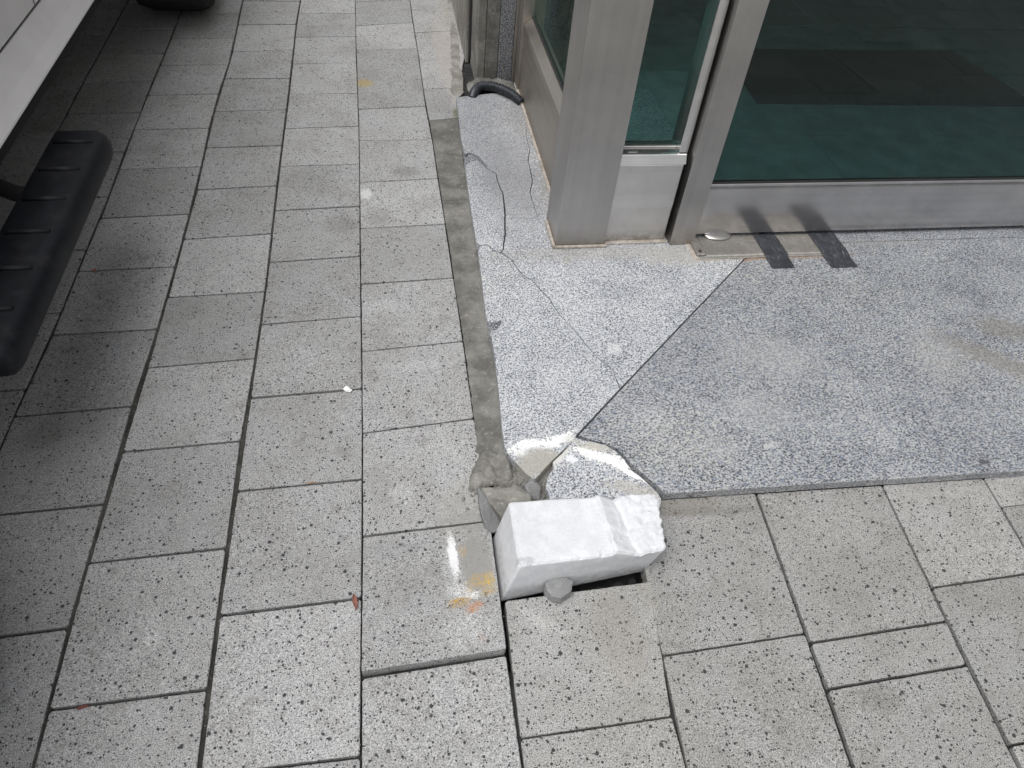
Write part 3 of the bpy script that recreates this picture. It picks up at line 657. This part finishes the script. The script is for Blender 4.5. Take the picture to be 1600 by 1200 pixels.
# ------------------------------------------------------------------ WHITE BLOCK
def white_block():
    tb = [g(795, 783, .1), g(1027, 770, .1), g(1042, 858, .1), g(812, 884, .1)]          # back-left, back-right, front-right, front-left
    bb = [Vector((.193, .877, -.03)), Vector((.530, .905, -.03)), Vector((.536, .752, -.03)), Vector((.190, .714, -.03))]
    bm = bmesh.new(); nu, nv, nw = 96, 44, 26
    def top(u, v): return tb[0].lerp(tb[1], u).lerp(tb[3].lerp(tb[2], u), v)
    def bot(u, v): return bb[0].lerp(bb[1], u).lerp(bb[3].lerp(bb[2], u), v)
    def P_(u, v, w): return bot(u, v).lerp(top(u, v), w)
    cache = {}
    def disp(u, v, w):
        p = P_(u, v, w)
        # rounding of edges: pull in near edges
        du = min(u, 1 - u) * .34; dv = min(v, 1 - v) * .155; dw = (1 - w) * .13
        r = .006
        def rnd(a, b):
            return max(0, r - a) if True else 0
        cen = P_(.5, .5, min(w, .9)); off = Vector((0, 0, 0))
        ca, cb, cc = max(0, r - du) / r, max(0, r - dv) / r, max(0, r - dw) / r
        # chamfer amount where two of them meet
        k2 = max(0, math.sqrt(ca * ca + cb * cb + cc * cc) - 1)
        sx_ = -1 if u > .5 else 1; sy_ = 1 if v > .5 else -1
        off += Vector((sx_ * ca, sy_ * cb, -cc)) * k2 * r * .9
        # coating ripples
        n1 = noise.fractal(Vector((p.x * 22, p.y * 22, p.z * 22)), 1, 2, 3)
        off.z += .0012 * n1 * (1 if w > .8 else .2); off.y += .0007 * n1
        # chipped upper front arris
        fe = max(0, 1 - dv / .012) * (1 if v > .5 else 0) * max(0, 1 - dw / .012)
        am = .30 + 1.6 * max(0, noise.noise(Vector((u * 26, 3, 1)))) + (.8 if u > .55 else .1)
        off.z -= .0025 * fe * am; off.y += .003 * fe * am * abs(noise.noise(Vector((u * 30, 1, 4))) + .4)
        # conchoidal break across the right part of the top
        if w > .55:
            tw = (w - .55) / .45
            b0 = .585 + .06 * v + .012 * noise.noise(Vector((v * 6, 0, 2)))
            b1 = .70 + .16 * v * v + .03 * math.sin(v * 5) + .015 * noise.noise(Vector((v * 8, 4, 2)))
            rough_ = noise.fractal(Vector((u * 20, v * 11, 7)), .8, 2, 5)
            if u > b0 - .03:
                if u < b0: h_ = .009 * ((u - b0 + .03) / .03) ** 2
                elif u < b1:
                    s_ = (u - b0) / (b1 - b0); h_ = .010 - .025 * s_ ** 1.1 + .0025 * rough_
                else:
                    s_ = min(1, (u - b1) / .06); s2 = min(1, (u - b1) / (1 - b1))
                    h_ = -.015 + .019 * (s_ * s_ * (3 - 2 * s_)) - .005 * s2 + .0030 * rough_
                    h_ -= .006 * max(0, v - .75) / .25 * (1 - abs(2 * s2 - .9))
                off.z += h_ * tw
            if u > .9: off.x += .003 * rough_ * (u - .9) / .1; 
        if u > .97: off.x += .0018 * n1
        return p + off
    def vert(u, v, w):
        k_ = (round(u, 5), round(v, 5), round(w, 5))
        if k_ not in cache: cache[k_] = bm.verts.new(disp(u, v, w))
        return cache[k_]
    def grid(n):   # denser towards both ends
        base = [i / n for i in range(n + 1)]
        return base
    U = sorted(set([round(x, 5) for x in grid(nu) + [.006, .994]])); V_ = sorted(set([round(x, 5) for x in grid(nv) + [.012, .988]])); Wg = sorted(set([round(x, 5) for x in grid(nw) + [.985, .97]]))
    def face(A, B, fn):
        for i in range(len(A) - 1):
            for j in range(len(B) - 1):
                bm.faces.new([fn(A[i], B[j]), fn(A[i + 1], B[j]), fn(A[i + 1], B[j + 1]), fn(A[i], B[j + 1])])
    face(U, V_, lambda a, b: vert(a, b, 1)); face(U, V_, lambda a, b: vert(a, b, 0))
    face(U, Wg, lambda a, b: vert(a, 0, b)); face(U, Wg, lambda a, b: vert(a, 1, b))
    face(V_, Wg, lambda a, b: vert(0, a, b)); face(V_, Wg, lambda a, b: vert(1, a, b))
    o = frombm('stone_block', bm, M['white'], None, True)
    return o
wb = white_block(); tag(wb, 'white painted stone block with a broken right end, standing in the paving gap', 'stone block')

# ------------------------------------------------------------------ SHOPFRONT
shop = empty('shopfront', (1.5, 2.0, .03)); tag(shop, 'stainless steel glass shopfront with corner post, sidelight and door', 'shopfront')
S = M['steel']; HT = 2.6
box('corner_post', .535, .705, 1.92, 2.085, ZT, HT, S, shop, .0025, 2)
# sealant skirt at the foot of the post
box('post_skirt', .528, .712, 1.910, 1.9195, ZT, .040, M['sealant'], shop, .002)
box('post_skirt', .524, .5345, 1.912, 2.06, ZT, .044, M['sealant'], shop, .002)
# side window running back
sw = empty('side_window'); sw.parent = shop; sw.matrix_parent_inverse = shop.matrix_world.inverted()
def quadp(name, prof_, y0, y1, mat, parent, axis='y'):
    v = [(x, y0, z) for x, z in prof_] + [(x, y1, z) for x, z in prof_] if axis == 'y' else [(y0, x, z) for x, z in prof_] + [(y1, x, z) for x, z in prof_]
    n = len(prof_); f = [(i, (i + 1) % n, n + (i + 1) % n, n + i) for i in range(n)] + [tuple(range(n)), tuple(range(n, 2 * n))]
    o = mesh(name, v, f, mat, parent)
    bm = bmesh.new(); bm.from_mesh(o.data); bmesh.ops.bevel(bm, geom=list(bm.edges), offset=.0012, segments=1, affect='EDGES'); bm.to_mesh(o.data); bm.free()
    return o
quadp('kick_panel', [(.585, ZT), (.70, ZT), (.70, .29), (.592, .29)], 2.087, 3.05, M['steel_old'], sw)
quadp('sill', [(.580, .291), (.70, .291), (.70, .338), (.612, .338), (.583, .312)], 2.087, 3.05, M['steel_old'], sw)
box('glass_pane', .622, .630, 2.087, 3.05, .339, HT - .12, M['glass_clear'], sw, 0)
box('gasket', .6145, .6215, 2.087, 3.05, .3385, .345, M['gasket'], sw, 0)
box('window_jamb', .575, .69, 3.052, 3.13, ZT, HT, M['steel_old'], shop, .002)
box('sealant_line', .572, .5845, 2.09, 3.12, ZT, .038, M['sealant'], shop, .002)
# sidelight between the post and the door jamb
sl = empty('sidelight'); sl.parent = shop; sl.matrix_parent_inverse = shop.matrix_world.inverted()
box('base_panel', .706, .922, 1.944, 2.03, ZT, .166, M['steel_panel'], sl, .0015)
box('kick_panel', .7065, .918, 1.934, 2.03, .1665, .326, M['steel_panel'], sl, .0015)
quadp('sill', [(1.9335, .3265), (2.03, .3265), (2.03, .357), (1.956, .357), (1.946, .355)], .7065, .925, M['steel_bright'], sl, 'x')
box('glazing_bead', .7065, .925, 1.985, 2.01, .3575, .362, M['steel_panel'], sl, .001)
box('glass_pane', .706, .905, 1.994, 2.002, .3625, HT - .12, M['glass_clear'], sl, 0)
box('frame_strip', .899, .928, 1.952, 2.03, .3575, HT, M['steel_bright'], sl, .0015)
box('frame_recess', .9285, .9355, 1.99, 2.04, ZT, HT, M['gasket'], sl, 0)
box('screw_clip', .735, .765, 1.957, 1.963, .3572, .359, M['steel_bright'], sl, .0004)
box('sealant_line', .70, .93, 1.926, 1.9435, ZT, .036, M['sealant'], shop, .002)
box('door_jamb', .936, 1.022, 1.915, 2.04, ZT, HT, S, shop, .002, 2)
# door
door = empty('door'); door.parent = shop; door.matrix_parent_inverse = shop.matrix_world.inverted()
box('bottom_rail', 1.026, 2.75, 1.950, 1.995, .046, .226, M['steel_rail'], door, .004, 2)
box('glass_stop', 1.026, 2.75, 1.9585, 1.987, .2262, .238, M['steel_rail'], door, .0015)
box('glass_pane', 1.028, 2.748, 1.968, 1.978, .2385, 2.38, M['glass'], door, 0)
box('gasket', 1.028, 2.748, 1.9645, 1.9675, .2385, .243, M['gasket'], door, 0)
box('top_rail', 1.026, 2.75, 1.950, 1.995, 2.381, 2.46, M['steel_rail'], door, .003)
tube('pull_handle', [(2.60, 1.90, .85), (2.60, 1.90, 1.45)], .016, M['steel_bright'], door)
for z_ in (.95, 1.35): tube('handle_mount', [(2.60, 1.905, z_), (2.60, 1.967, z_)], .010, M['steel_bright'], door)
box('door_jamb', 2.755, 2.84, 1.915, 2.04, ZT, HT, S, shop, .002)
box('window_panel', 2.842, 5.5, 1.96, 1.972, .24, HT - .1, M['glass'], shop, 0)
box('kick_panel', 2.842, 5.5, 1.95, 2.0, ZT, .238, M['steel_panel'], shop, .002)
box('header', .53, 5.5, 1.93, 2.10, HT + .001, HT + .35, S, shop, .003)
box('side_header', .57, .70, 2.101, 3.13, HT - .118, HT + .35, M['steel_old'], shop, .003)
# pivot dome under the door rail
bm = bmesh.new(); bmesh.ops.create_uvsphere(bm, u_segments=28, v_segments=12, radius=1)
for v in bm.verts: v.co = Vector((1.121 + v.co.x * .051, 1.950 + v.co.y * .030, .0415 + v.co.z * .0085))
frombm('pivot_dome', bm, M['steel_bright'], door, True)

# wall and ceiling around the shop interior, floor and mat seen through the glass
M['int_floor'] = simple('dim_interior_stone_floor', (.34, .37, .365), .35, 0, 9, .2, .05)
M['int_wall'] = simple('interior_wall_paint', (.12, .13, .13), .8)
M['mat'] = simple('black_door_mat', (.008, .009, .009), .95, 0, 60, .3, .8, 700)
inter = empty('shop_interior'); tag(inter, kind='structure')
box('floor_border', .66, 1.20, 2.062, 6.5, -.01, .026, M['granite_left'], inter, .001)
k_ = 0
for ix in range(8):
    for iy in range(8):
        x0, y0 = 1.203 + ix * .6, 2.062 + iy * .6
        if x0 < 5.4 and y0 < 6.4: box('floor_tile', x0, x0 + .597, y0, y0 + .597, -.01, .026 + random.uniform(-.0004, .0004), M['int_floor'], inter, .001)
box('wall', .66, 5.6, 6.52, 6.62, 0, 3, M['int_wall'], inter, 0); box('wall', 5.5, 5.6, 2.1, 6.5, 0, 3, M['int_wall'], inter, 0); box('wall', .60, .658, 3.14, 6.52, 0, 3, M['int_wall'], inter, 0)
box('ceiling', .60, 5.6, 2.11, 6.62, 2.96, 3.05, M['int_wall'], inter, 0)
mo = prism('door_mat', [Vector(p) for p in [(1.67, 2.945), (3.10, 2.925), (3.02, 3.53), (1.69, 3.52)]], .038, .0275, M['mat'], None, .003)
tag(mo, 'black door mat lying on the floor behind the glass door', 'mat')
# building above and beyond
bld = empty('building_wall', (.5, 3.2, 0)); tag(bld, 'granite and concrete building wall rising behind the shopfront', 'wall')
box('upper_wall', .45, 7.0, 1.98, 7.0, HT + .352, 6.5, M['granite_wall'], bld, .01)
box('concrete_pilaster', .409, .447, 3.182, 6.9, -.01, 2.95, M['mortar_pale'], bld, .004)
box('concrete_strip', .4475, .503, 3.176, 3.30, -.01, 2.95, M['mortar'], bld, .003)
box('granite_strip', .5035, .566, 3.164, 3.30, -.01, 2.95, M['granite_wall'], bld, .003)
box('steel_strip', .5665, .60, 3.15, 3.30, -.01, 2.95, M['steel_old'], bld, .002)
box('wall_core', .448, .60, 3.302, 6.9, -.01, 2.95, M['mortar'], bld, 0)
box('drip_groove', .402, .4085, 3.40, 6.9, .02, 2.95, M['gasket'], bld, 0)
box('plaster_edge', .385, .4015, 3.42, 6.9, -.01, 2.95, M['plaster'], bld, .004)
mortar_patch('plaster_foot', [Vector(p) for p in [(.31, 3.04), (.345, 3.10), (.36, 3.3), (.375, 3.6), (.40, 4.3), (.43, 5.5), (.38, 5.5), (.365, 4.2), (.34, 3.7), (.31, 3.35), (.285, 3.1)]][::-1], -.001, .004, M['plaster'], bld, .004, .016, .03, 24, 12)
mortar_patch('rubble_fill', [Vector(p) for p in [(.36, 3.05), (.42, 3.07), (.50, 3.04), (.56, 2.97), (.60, 2.93), (.605, 3.04), (.572, 3.05), (.572, 3.15), (.50, 3.17), (.42, 3.19), (.36, 3.12)]][::-1], .027, .008, M['mortar'], bld, .008, .010, .01, 40, 13)

# ------------------------------------------------------------------ threshold plate, tapes, conduit
M['plate'] = steel_mat('worn_steel_plate', (.60, .575, .54), .40, 'X', .4, 21)
pl = empty('hinge_plate', (1.25, 1.89, ZT)); tag(pl, 'worn steel cover plate with rust stain under the door corner', 'metal plate')
quadp('plate_top', [(1.838, .0335), (1.949, .0335), (1.949, .038), (1.845, .0372)], 1.045, 1.53, M['plate'], pl, 'x')
box('end_bracket', 1.012, 1.043, 1.846, 1.945, .0308, .041, M['plate'], pl, .002)
quadp('front_lip', [(1.829, .0308), (1.8375, .0308), (1.8375, .0355), (1.830, .034)], 1.02, 1.53, M['plate'], pl, 'x')
M['rust'] = mortar_mat('rust', (.42, .20, .07), (.25, .11, .04), (.48, .30, .16))
box('rust_crust', 1.14, 1.44, 1.8375, 1.8395, .0312, .0332, M['rust'], pl, .0003)
mortar_patch('sealant_smear', [Vector(p) for p in [(.995, 1.825), (1.10, 1.822), (1.18, 1.824), (1.18, 1.829), (1.02, 1.829), (1.012, 1.94), (.995, 1.94)]], ZT + .0003, .002, M['sealant'], pl, .001, .006, .006, 60, 15)
bm = bmesh.new(); bmesh.ops.create_cone(bm, cap_ends=True, segments=14, radius1=.006, radius2=.0045, depth=.003)
for v in bm.verts: v.co += Vector((1.027, 1.862, .0425))
frombm('screw', bm, M['gasket'], pl)
def tape_mat():
    t = NT('black_duct_tape'); n = t.noise(30, 5, .7, dist=.4); s_ = t.noise(1, 3, .7, vec=t.vmath('MULTIPLY', t.pos, (420, 40, 40)))
    c = t.mix(t.smooth(n, .3, .7), (.022, .024, .03), (.045, .048, .058)); c = t.mix(t.smooth(s_, .61, .68, 0, .8), c, (.36, .36, .38))  # pale streaks paint highlights onto the creases
    return t.set(Base_Color=c, Roughness=.36, Normal=t.bump(t.noise(90, 4, .7), .6, .003))
M['tape'] = tape_mat()
def tape(x0, x1, yend, seed, skew=0):
    path = [(1.9525, .0392), (1.93, .0392), (1.90, .0392), (1.87, .0392), (1.845, .0392), (1.834, .0375), (1.826, .0345), (1.818, .0318), (1.80, .0312), (1.785, .0312), (yend, .0310)]
    P2 = []
    for i in range(len(path) - 1):
        for j in range(3): P2.append((lerp(path[i][0], path[i + 1][0], j / 3), lerp(path[i][1], path[i + 1][1], j / 3)))
    P2.append(path[-1]); nx = 18; v, f = [], []
    for i, (y, z) in enumerate(P2):
        for j in range(nx + 1):
            u = j / nx; x = lerp(x0, x1, u) + skew * (1.95 - y)
            e = .0012 * noise.noise(Vector((y * 60, seed, (0 if u < .5 else 3)))) * (1 if u in (0, 1) else 0)
            wr = .0022 * max(0, noise.fractal(Vector((x * 60, y * 110, seed)), 1, 2, 3)) * (1 if y < 1.86 else .35)
            yy = y + (.004 * noise.noise(Vector((x * 60, 0, seed))) if i == len(P2) - 1 else 0)
            v.append((x + e, yy, z + wr + .0003))
    for i in range(len(P2) - 1):
        for j in range(nx):
            f.append((i * (nx + 1) + j, i * (nx + 1) + j + 1, (i + 1) * (nx + 1) + j + 1, (i + 1) * (nx + 1) + j))
    o = mesh('tape_strip', v, f, M['tape'], None, True)
    sm = o.modifiers.new('s', 'SOLIDIFY'); sm.thickness = .0005; sm.offset = 1
    return o
tag(tape(1.252, 1.335, 1.768, 1, .02), 'left strip of black tape over the steel plate under the door', 'tape')
tag(tape(1.462, 1.560, 1.760, 2, .04), 'right, wider crumpled strip of black tape over the plate end', 'tape')
M['conduit'] = simple('black_corrugated_plastic', (.022, .026, .034), .38, 0, 60, .3, .05)
cp = [Vector(p) for p in [(.372, 3.00, .022), (.383, 3.02, .040), (.405, 3.045, .052), (.440, 3.05, .056), (.480, 3.035, .056), (.520, 3.00, .054), (.555, 2.96, .048), (.575, 2.93, .036)]]
# smooth path
def cr(pts, n):
    out = []
    for i in range(len(pts) - 1):
        p0, p1, p2, p3 = pts[max(0, i - 1)], pts[i], pts[i + 1], pts[min(len(pts) - 1, i + 2)]
        for j in range(n):
            t = j / n; out.append(.5 * ((2 * p1) + (p2 - p0) * t + (2 * p0 - 5 * p1 + 4 * p2 - p3) * t * t + (3 * p1 - p0 - 3 * p2 + p3) * t ** 3))
    out.append(pts[-1]); return out
path = cr(cp, 22)
rad = [.0165 + (.0035 if i <= 40 or (i // 3) % 2 else -.001) for i in range(len(path))]
tag(tube('conduit', path, .02, M['conduit'], None, 14, rad), 'black corrugated conduit arching out of the wall foot behind the post', 'conduit')

# ------------------------------------------------------------------ VEHICLE
M['paint'] = simple('light_grey_car_paint', (.74, .72, .725), .30, 0, 5, .05, .03, 900)
M['plastic'] = simple('black_ribbed_plastic', (.006, .007, .010), .52, 0, 30, .35, .25, 500, (.022, .022, .026)); M['plastic'].node_tree.nodes['Principled BSDF'].inputs['Specular IOR Level'].default_value = .25
M['under'] = simple('underbody_black', (.015, .015, .015), .9)
M['tyre'] = simple('tyre_rubber', (.018, .018, .018), .85, 0, 30, .2, .4, 300)
M['rim'] = simple('alloy_rim', (.5, .5, .5), .3, .9)
M['carglass'] = simple('dark_car_glass', (.01, .012, .013), .06, 0, 5, .1, .0)
car = empty('parked_vehicle', (-1.8, 2.0, 0)); tag(car, 'light grey off-road vehicle with black running board, parked at left', 'car')
XB = -.91
cy0, cy1 = -.3, 4.9; W0, W1 = .42, 4.03; CX = -1.83
sect = [(-.955, .482), (-.93, .494), (-.931, .499), (-.957, .528), (-.993, .580)]
sect2 = [(-.992, .589), (-.972, .75), (-.955, 1.0), (-.96, 1.18)]
def loft(name, sec, ys_, mat, cut=True, zroof=None):
    v, f = [], []; n = len(sec) * 2
    for y in ys_:
        e = max(0, (abs(y - (cy0 + cy1) / 2) - 2.3)) * .5
        L_ = [(x - e * .35, y, z) for x, z in sec]; v += L_ + [(2 * CX - x, y, z) for x, y, z in L_[::-1]]
    m = len(ys_)
    for i in range(m - 1):
        for k_ in range(n): f.append((i * n + k_, i * n + (k_ + 1) % n, (i + 1) * n + (k_ + 1) % n, (i + 1) * n + k_))
    f.append(tuple(range(n))); f.append(tuple(range((m - 1) * n, m * n)))
    o = mesh(name, v, f, mat, None)
    if cut:
        for wy in (W0, W1):
            bm = bmesh.new(); bmesh.ops.create_cone(bm, cap_ends=True, segments=40, radius1=.49, radius2=.49, depth=3)
            for q_ in bm.verts: q_.co = Vector((q_.co.z + CX, q_.co.x + wy, q_.co.y + .40))
            c_ = frombm('cutter', bm, None); md = o.modifiers.new('b', 'BOOLEAN'); md.object = c_; md.operation = 'DIFFERENCE'; md.solver = 'EXACT'
            dg = bpy.context.evaluated_depsgraph_get(); nm = bpy.data.meshes.new_from_object(o.evaluated_get(dg)); o.modifiers.clear(); o.data = nm
            bpy.data.objects.remove(c_)
        if not o.data.materials: o.data.materials.append(mat)
    o.parent = car; o.matrix_parent_inverse = car.matrix_world.inverted(); return o
yy = [cy0 + (cy1 - cy0) * i / 20 for i in range(21)]
loft('sill_panel', sect, yy, M['paint']); loft('body', sect2, yy, M['paint'])
loft('cabin', [(-.96, 1.182), (-.985, 1.3), (-1.07, 1.74), (-1.15, 1.80)], [1.15 + 2.5 * i / 8 for i in range(9)], M['paint'], False)
box('seam', -1.1, -.996, cy0 + .1, cy1 - .1, .5805, .5885, M['gasket'], car, 0)
for y0, y1 in ((1.35, 2.35), (2.45, 3.4)):
    mesh('window', [(-.970, y0, 1.27), (-.970, y1, 1.27), (-1.054, y1 - .05, 1.70), (-1.054, y0 + .05, 1.70), (-1.00, y0, 1.27), (-1.00, y1, 1.27), (-1.09, y1 - .05, 1.70), (-1.09, y0 + .05, 1.70)],
         [(0, 1, 2, 3), (4, 5, 6, 7), (0, 1, 5, 4), (1, 2, 6, 5), (2, 3, 7, 6), (3, 0, 4, 7)], M['carglass'], car)
box('underbody', -2.70, -.96, cy0 + .2, cy1 - .2, .36, .498, M['under'], car, .02) if False else box('underbody', -2.62, -1.04, 1.0, 3.5, .34, .484, M['under'], car, .01)  # unseen underside, hung low to darken the ground beneath
box('chassis_shade_box', -2.3, -1.35, .1, 4.8, .28, .398, M['under'], car, .01)  # unseen box, added to keep light out from under the vehicle
for wy in (W0, W1):
    for side in (-1, 1):
        xo = -.775 if side == 1 else 2 * CX + .775; xw = .30
        wh = empty('wheel', (xo, wy, .40)); wh.parent = car; wh.matrix_parent_inverse = car.matrix_world.inverted()
        bm = bmesh.new(); prof_ = [(.0, .26), (.01, .34), (.035, .385), (.07, .40), (.23, .40), (.265, .385), (.29, .34), (.30, .26)]; n = 56; rings = []
        for k_ in range(n):
            th = 2 * math.pi * k_ / n; rings.append([bm.verts.new((xo - side * a_ * 1.3, wy + (r_ + (.006 if (k_ % 2 and 1 < j < 6) else 0)) * math.cos(th), .406 + (r_ + (.006 if (k_ % 2 and 1 < j < 6) else 0)) * math.sin(th))) for j, (a_, r_) in enumerate(prof_)])
        for k_ in range(n):
            for j in range(len(prof_)):
                j2 = (j + 1) % len(prof_); bm.faces.new([rings[k_][j], rings[k_][j2], rings[(k_ + 1) % n][j2], rings[(k_ + 1) % n][j]])
        frombm('tyre', bm, M['tyre'], wh)
        tube('rim', [(xo - side * .02, wy, .406), (xo - side * .03, wy, .406), (xo - side * .06, wy, .406), (xo - side * .28, wy, .406)], .25, M['rim'], wh, 32, [.10, .20, .262, .262])
box('mud_flap', -1.10, -.83, 3.80, 3.812, .16, .60, M['under'], car, .002) if False else None
# door gaps, handles and fender flare on the side towards the shop
for yd in (1.28, 2.40, 3.46):
    mesh('door_gap', [(x + .0015, yd + dy, z) for dy in (-.003, .003) for x, z in ((-.992, .59), (-.972, .75), (-.955, 1.0), (-.96, 1.18))], [(0, 1, 5, 4), (1, 2, 6, 5), (2, 3, 7, 6)], M['gasket'], car)
for yd in (1.45, 2.57):
    tube('door_handle', [(-.955, yd, 1.03), (-.925, yd + .02, 1.035), (-.925, yd + .16, 1.035), (-.955, yd + .18, 1.03)], .012, M['paint'], car)
for wy in (W0, W1):
    tube('wheel_flare', [(-.95, wy + .50 * math.cos(a_ / 14 * math.pi), .40 + .50 * math.sin(a_ / 14 * math.pi)) for a_ in range(15)], .035, M['plastic'], car, 8)
# running board
rbd = empty('running_board'); rbd.parent = car; rbd.matrix_parent_inverse = car.matrix_world.inverted()
def board():
    sec = [(-.905, .372), (-.912, .392), (-.905, .402), (-.80, .404), (-.782, .400), (-.770, .390), (-.764, .37), (-.766, .345), (-.775, .330), (-.89, .345)]
    ys_ = [2.035, 2.03, 2.015, 1.99, 1.96] + [1.93 - i * .05 for i in range(16)] + [1.165, 1.145, 1.135, 1.13]; v, f = [], []; n = len(sec)
    ctrx, ctrz = -.845, .37
    for i, y in enumerate(ys_):
        m_ = min(i, len(ys_) - 1 - i); s_ = [.55, .80, .92, .98, 1][m_] if m_ < 5 else 1
        sx2 = [.70, .86, .95, .99, 1][m_] if m_ < 5 else 1
        for x, z in sec:
            # outer front corner rounded
            xx = -.912 + (x + .912) * sx2
            v.append((xx, y, ctrz + (z - ctrz) * s_))
    for i in range(len(ys_) - 1):
        for k_ in range(n): f.append((i * n + k_, i * n + (k_ + 1) % n, (i + 1) * n + (k_ + 1) % n, (i + 1) * n + k_))
    f.append(tuple(range(n))); f.append(tuple(range((len(ys_) - 1) * n, len(ys_) * n)))
    return mesh('tread', v, f, M['plastic'], rbd, True)
bo = board()
yr = 1.955
while yr > 1.18:
    bm = bmesh.new(); bmesh.ops.create_cube(bm, size=1)
    for q_ in bm.verts: q_.co = Vector((lerp(-.895, -.795, q_.co.x + .5), yr + q_.co.y * (.006 if q_.co.z > 0 else .022), lerp(.400, .4095, q_.co.z + .5)))
    bmesh.ops.bevel(bm, geom=list(bm.edges), offset=.0025, segments=2, affect='EDGES')
    frombm('tread_rib', bm, M['plastic'], rbd, True); yr -= .137
for yb in (1.78, 1.25):
    tube('bracket', cr([Vector(p) for p in [(-1.15, yb + .03, .44), (-1.06, yb + .03, .40), (-1.0, yb + .02, .365), (-.94, yb, .352), (-.88, yb, .355)]], 6), .022, M['under'], rbd, 12)

# ------------------------------------------------------------------ litter
M['leaf'] = simple('dry_leaf', (.20, .085, .06), .7, 0, 200, .4, .4, 300)
def leaf(name, px, py, L_, Wd, rot, mat, label, cat, z=.003, curl=.004):
    c = g(px, py, z); v, f = [], []; n = 10
    for i in range(n + 1):
        t = i / n; w = Wd * math.sin(math.pi * min(1, t * .93 + .05)) ** .8
        for s_ in (-1, -.5, 0, .5, 1):
            x = (t - .5) * L_; y = s_ * w / 2 * (1 + .25 * noise.noise(Vector((t * 8, s_, px)))); z_ = curl * (abs(s_) ** 2) + curl * .8 * math.sin(t * 3) + .0005
            v.append((c.x + x * math.cos(rot) - y * math.sin(rot), c.y + x * math.sin(rot) + y * math.cos(rot), c.z + z_))
    for i in range(n):
        for j in range(4): f.append((i * 5 + j, i * 5 + j + 1, (i + 1) * 5 + j + 1, (i + 1) * 5 + j))
    o = mesh(name, v, f, mat, None, True); sm = o.modifiers.new('s', 'SOLIDIFY'); sm.thickness = .0004
    return tag(o, label, cat)
leaf('dry_leaf', 555, 941, .036, .011, 1.75, M['leaf'], 'small reddish-brown dry leaf at the tile corner left of the rusty stain', 'leaf', .002)
leaf('dry_leaf', 148, 423, .014, .008, .2, simple('orange_leaf', (.45, .12, .03), .7), 'tiny orange leaf fragment beside the running board', 'leaf', .001, .002)
leaf('dry_leaf', 130, 1106, .022, .006, .2, simple('red_leaf', (.20, .05, .04), .7), 'dark red leaf sliver in a cross joint at lower left', 'leaf', .0, .002)
leaf('dry_leaf', 487, 755, .026, .004, .1, simple('brown_needle', (.34, .18, .09), .7), 'thin tan leaf sliver caught in a cross joint near the middle', 'leaf', .0, .001)
ps = rock('paper_scrap', gl([(536, 609), (541, 604), (546, 607), (551, 611), (547, 615), (540, 614)], 0), .001, .007, simple('white_paper', (.85, .85, .84), .7), 31, None, .3, (0, 0), .002, .004)
tag(ps, 'tiny scrap of white paper lying on a tile joint', 'paper')
# crumbs of cement and grit around the break
rr = random.Random(5); v, f = [], []
def crumb(x, y, z, s_):
    b = len(v); k_ = 5
    for j in range(k_):
        a_ = j / k_ * 6.283 + rr.random(); v.append((x + math.cos(a_) * s_ * rr.uniform(.7, 1.2), y + math.sin(a_) * s_ * rr.uniform(.7, 1.2), z - s_ * .3))
    v.append((x + rr.uniform(-.3, .3) * s_, y + rr.uniform(-.3, .3) * s_, z + s_ * rr.uniform(.6, 1.0)))
    for j in range(k_): f.append((b + j, b + (j + 1) % k_, b + 5))
for i in range(700):
    px, py = rr.gauss(800, 55), rr.gauss(762, 22); p = g(px, py, .004)
    if .17 < p.x < .42 and .93 < p.y < 1.08: crumb(p.x, p.y, .004 if p.x > .19 else .001, rr.uniform(.0008, .0055) * rr.random() + .0006)
for i in range(240):
    x = rr.uniform(.58, 1.6); crumb(x, .922 - .018 * (x - .6) - rr.uniform(.004, .022), .0, rr.uniform(.0008, .0028))
for i in range(160):
    y = rr.uniform(1.0, 3.0); crumb(.19 + .03 * rr.random() + (y - 1) * .025, y, .004, rr.uniform(.0006, .002))
for i in range(500):
    J = rr.choice((J2, J3, J4, J1)); y = rr.uniform(.2, 3.5); crumb(J.x(y) + rr.gauss(0, .006), y, .0, rr.uniform(.0005, .002))
for i in range(260):
    a_ = rr.uniform(0, 6.28); d_ = rr.uniform(.0, .16); x, y = .36 + math.cos(a_) * (.19 + d_), .80 + math.sin(a_) * (.10 + d_)
    if y < .91 and not (.18 < x < .54 and .70 < y < .92): crumb(x, y, .002, rr.uniform(.0005, .0022))
for i in range(70):
    px, py = rr.choice(((800, 740), (845, 770), (740, 770), (858, 762), (790, 765))); p = g(px + rr.gauss(0, 12), py + rr.gauss(0, 9), 0)
    crumb(p.x, p.y, .006, rr.uniform(.003, .008))
for i in range(0):
    crumb(rr.uniform(.195, .525), rr.uniform(.70, .745), -.03 + rr.uniform(-.01, .01), rr.uniform(.003, .009))
tag(mesh('cement_crumbs', v, f, M['mortar_pale'], None), 'loose cement crumbs scattered round the broken granite corner', 'rubble', kind='stuff')
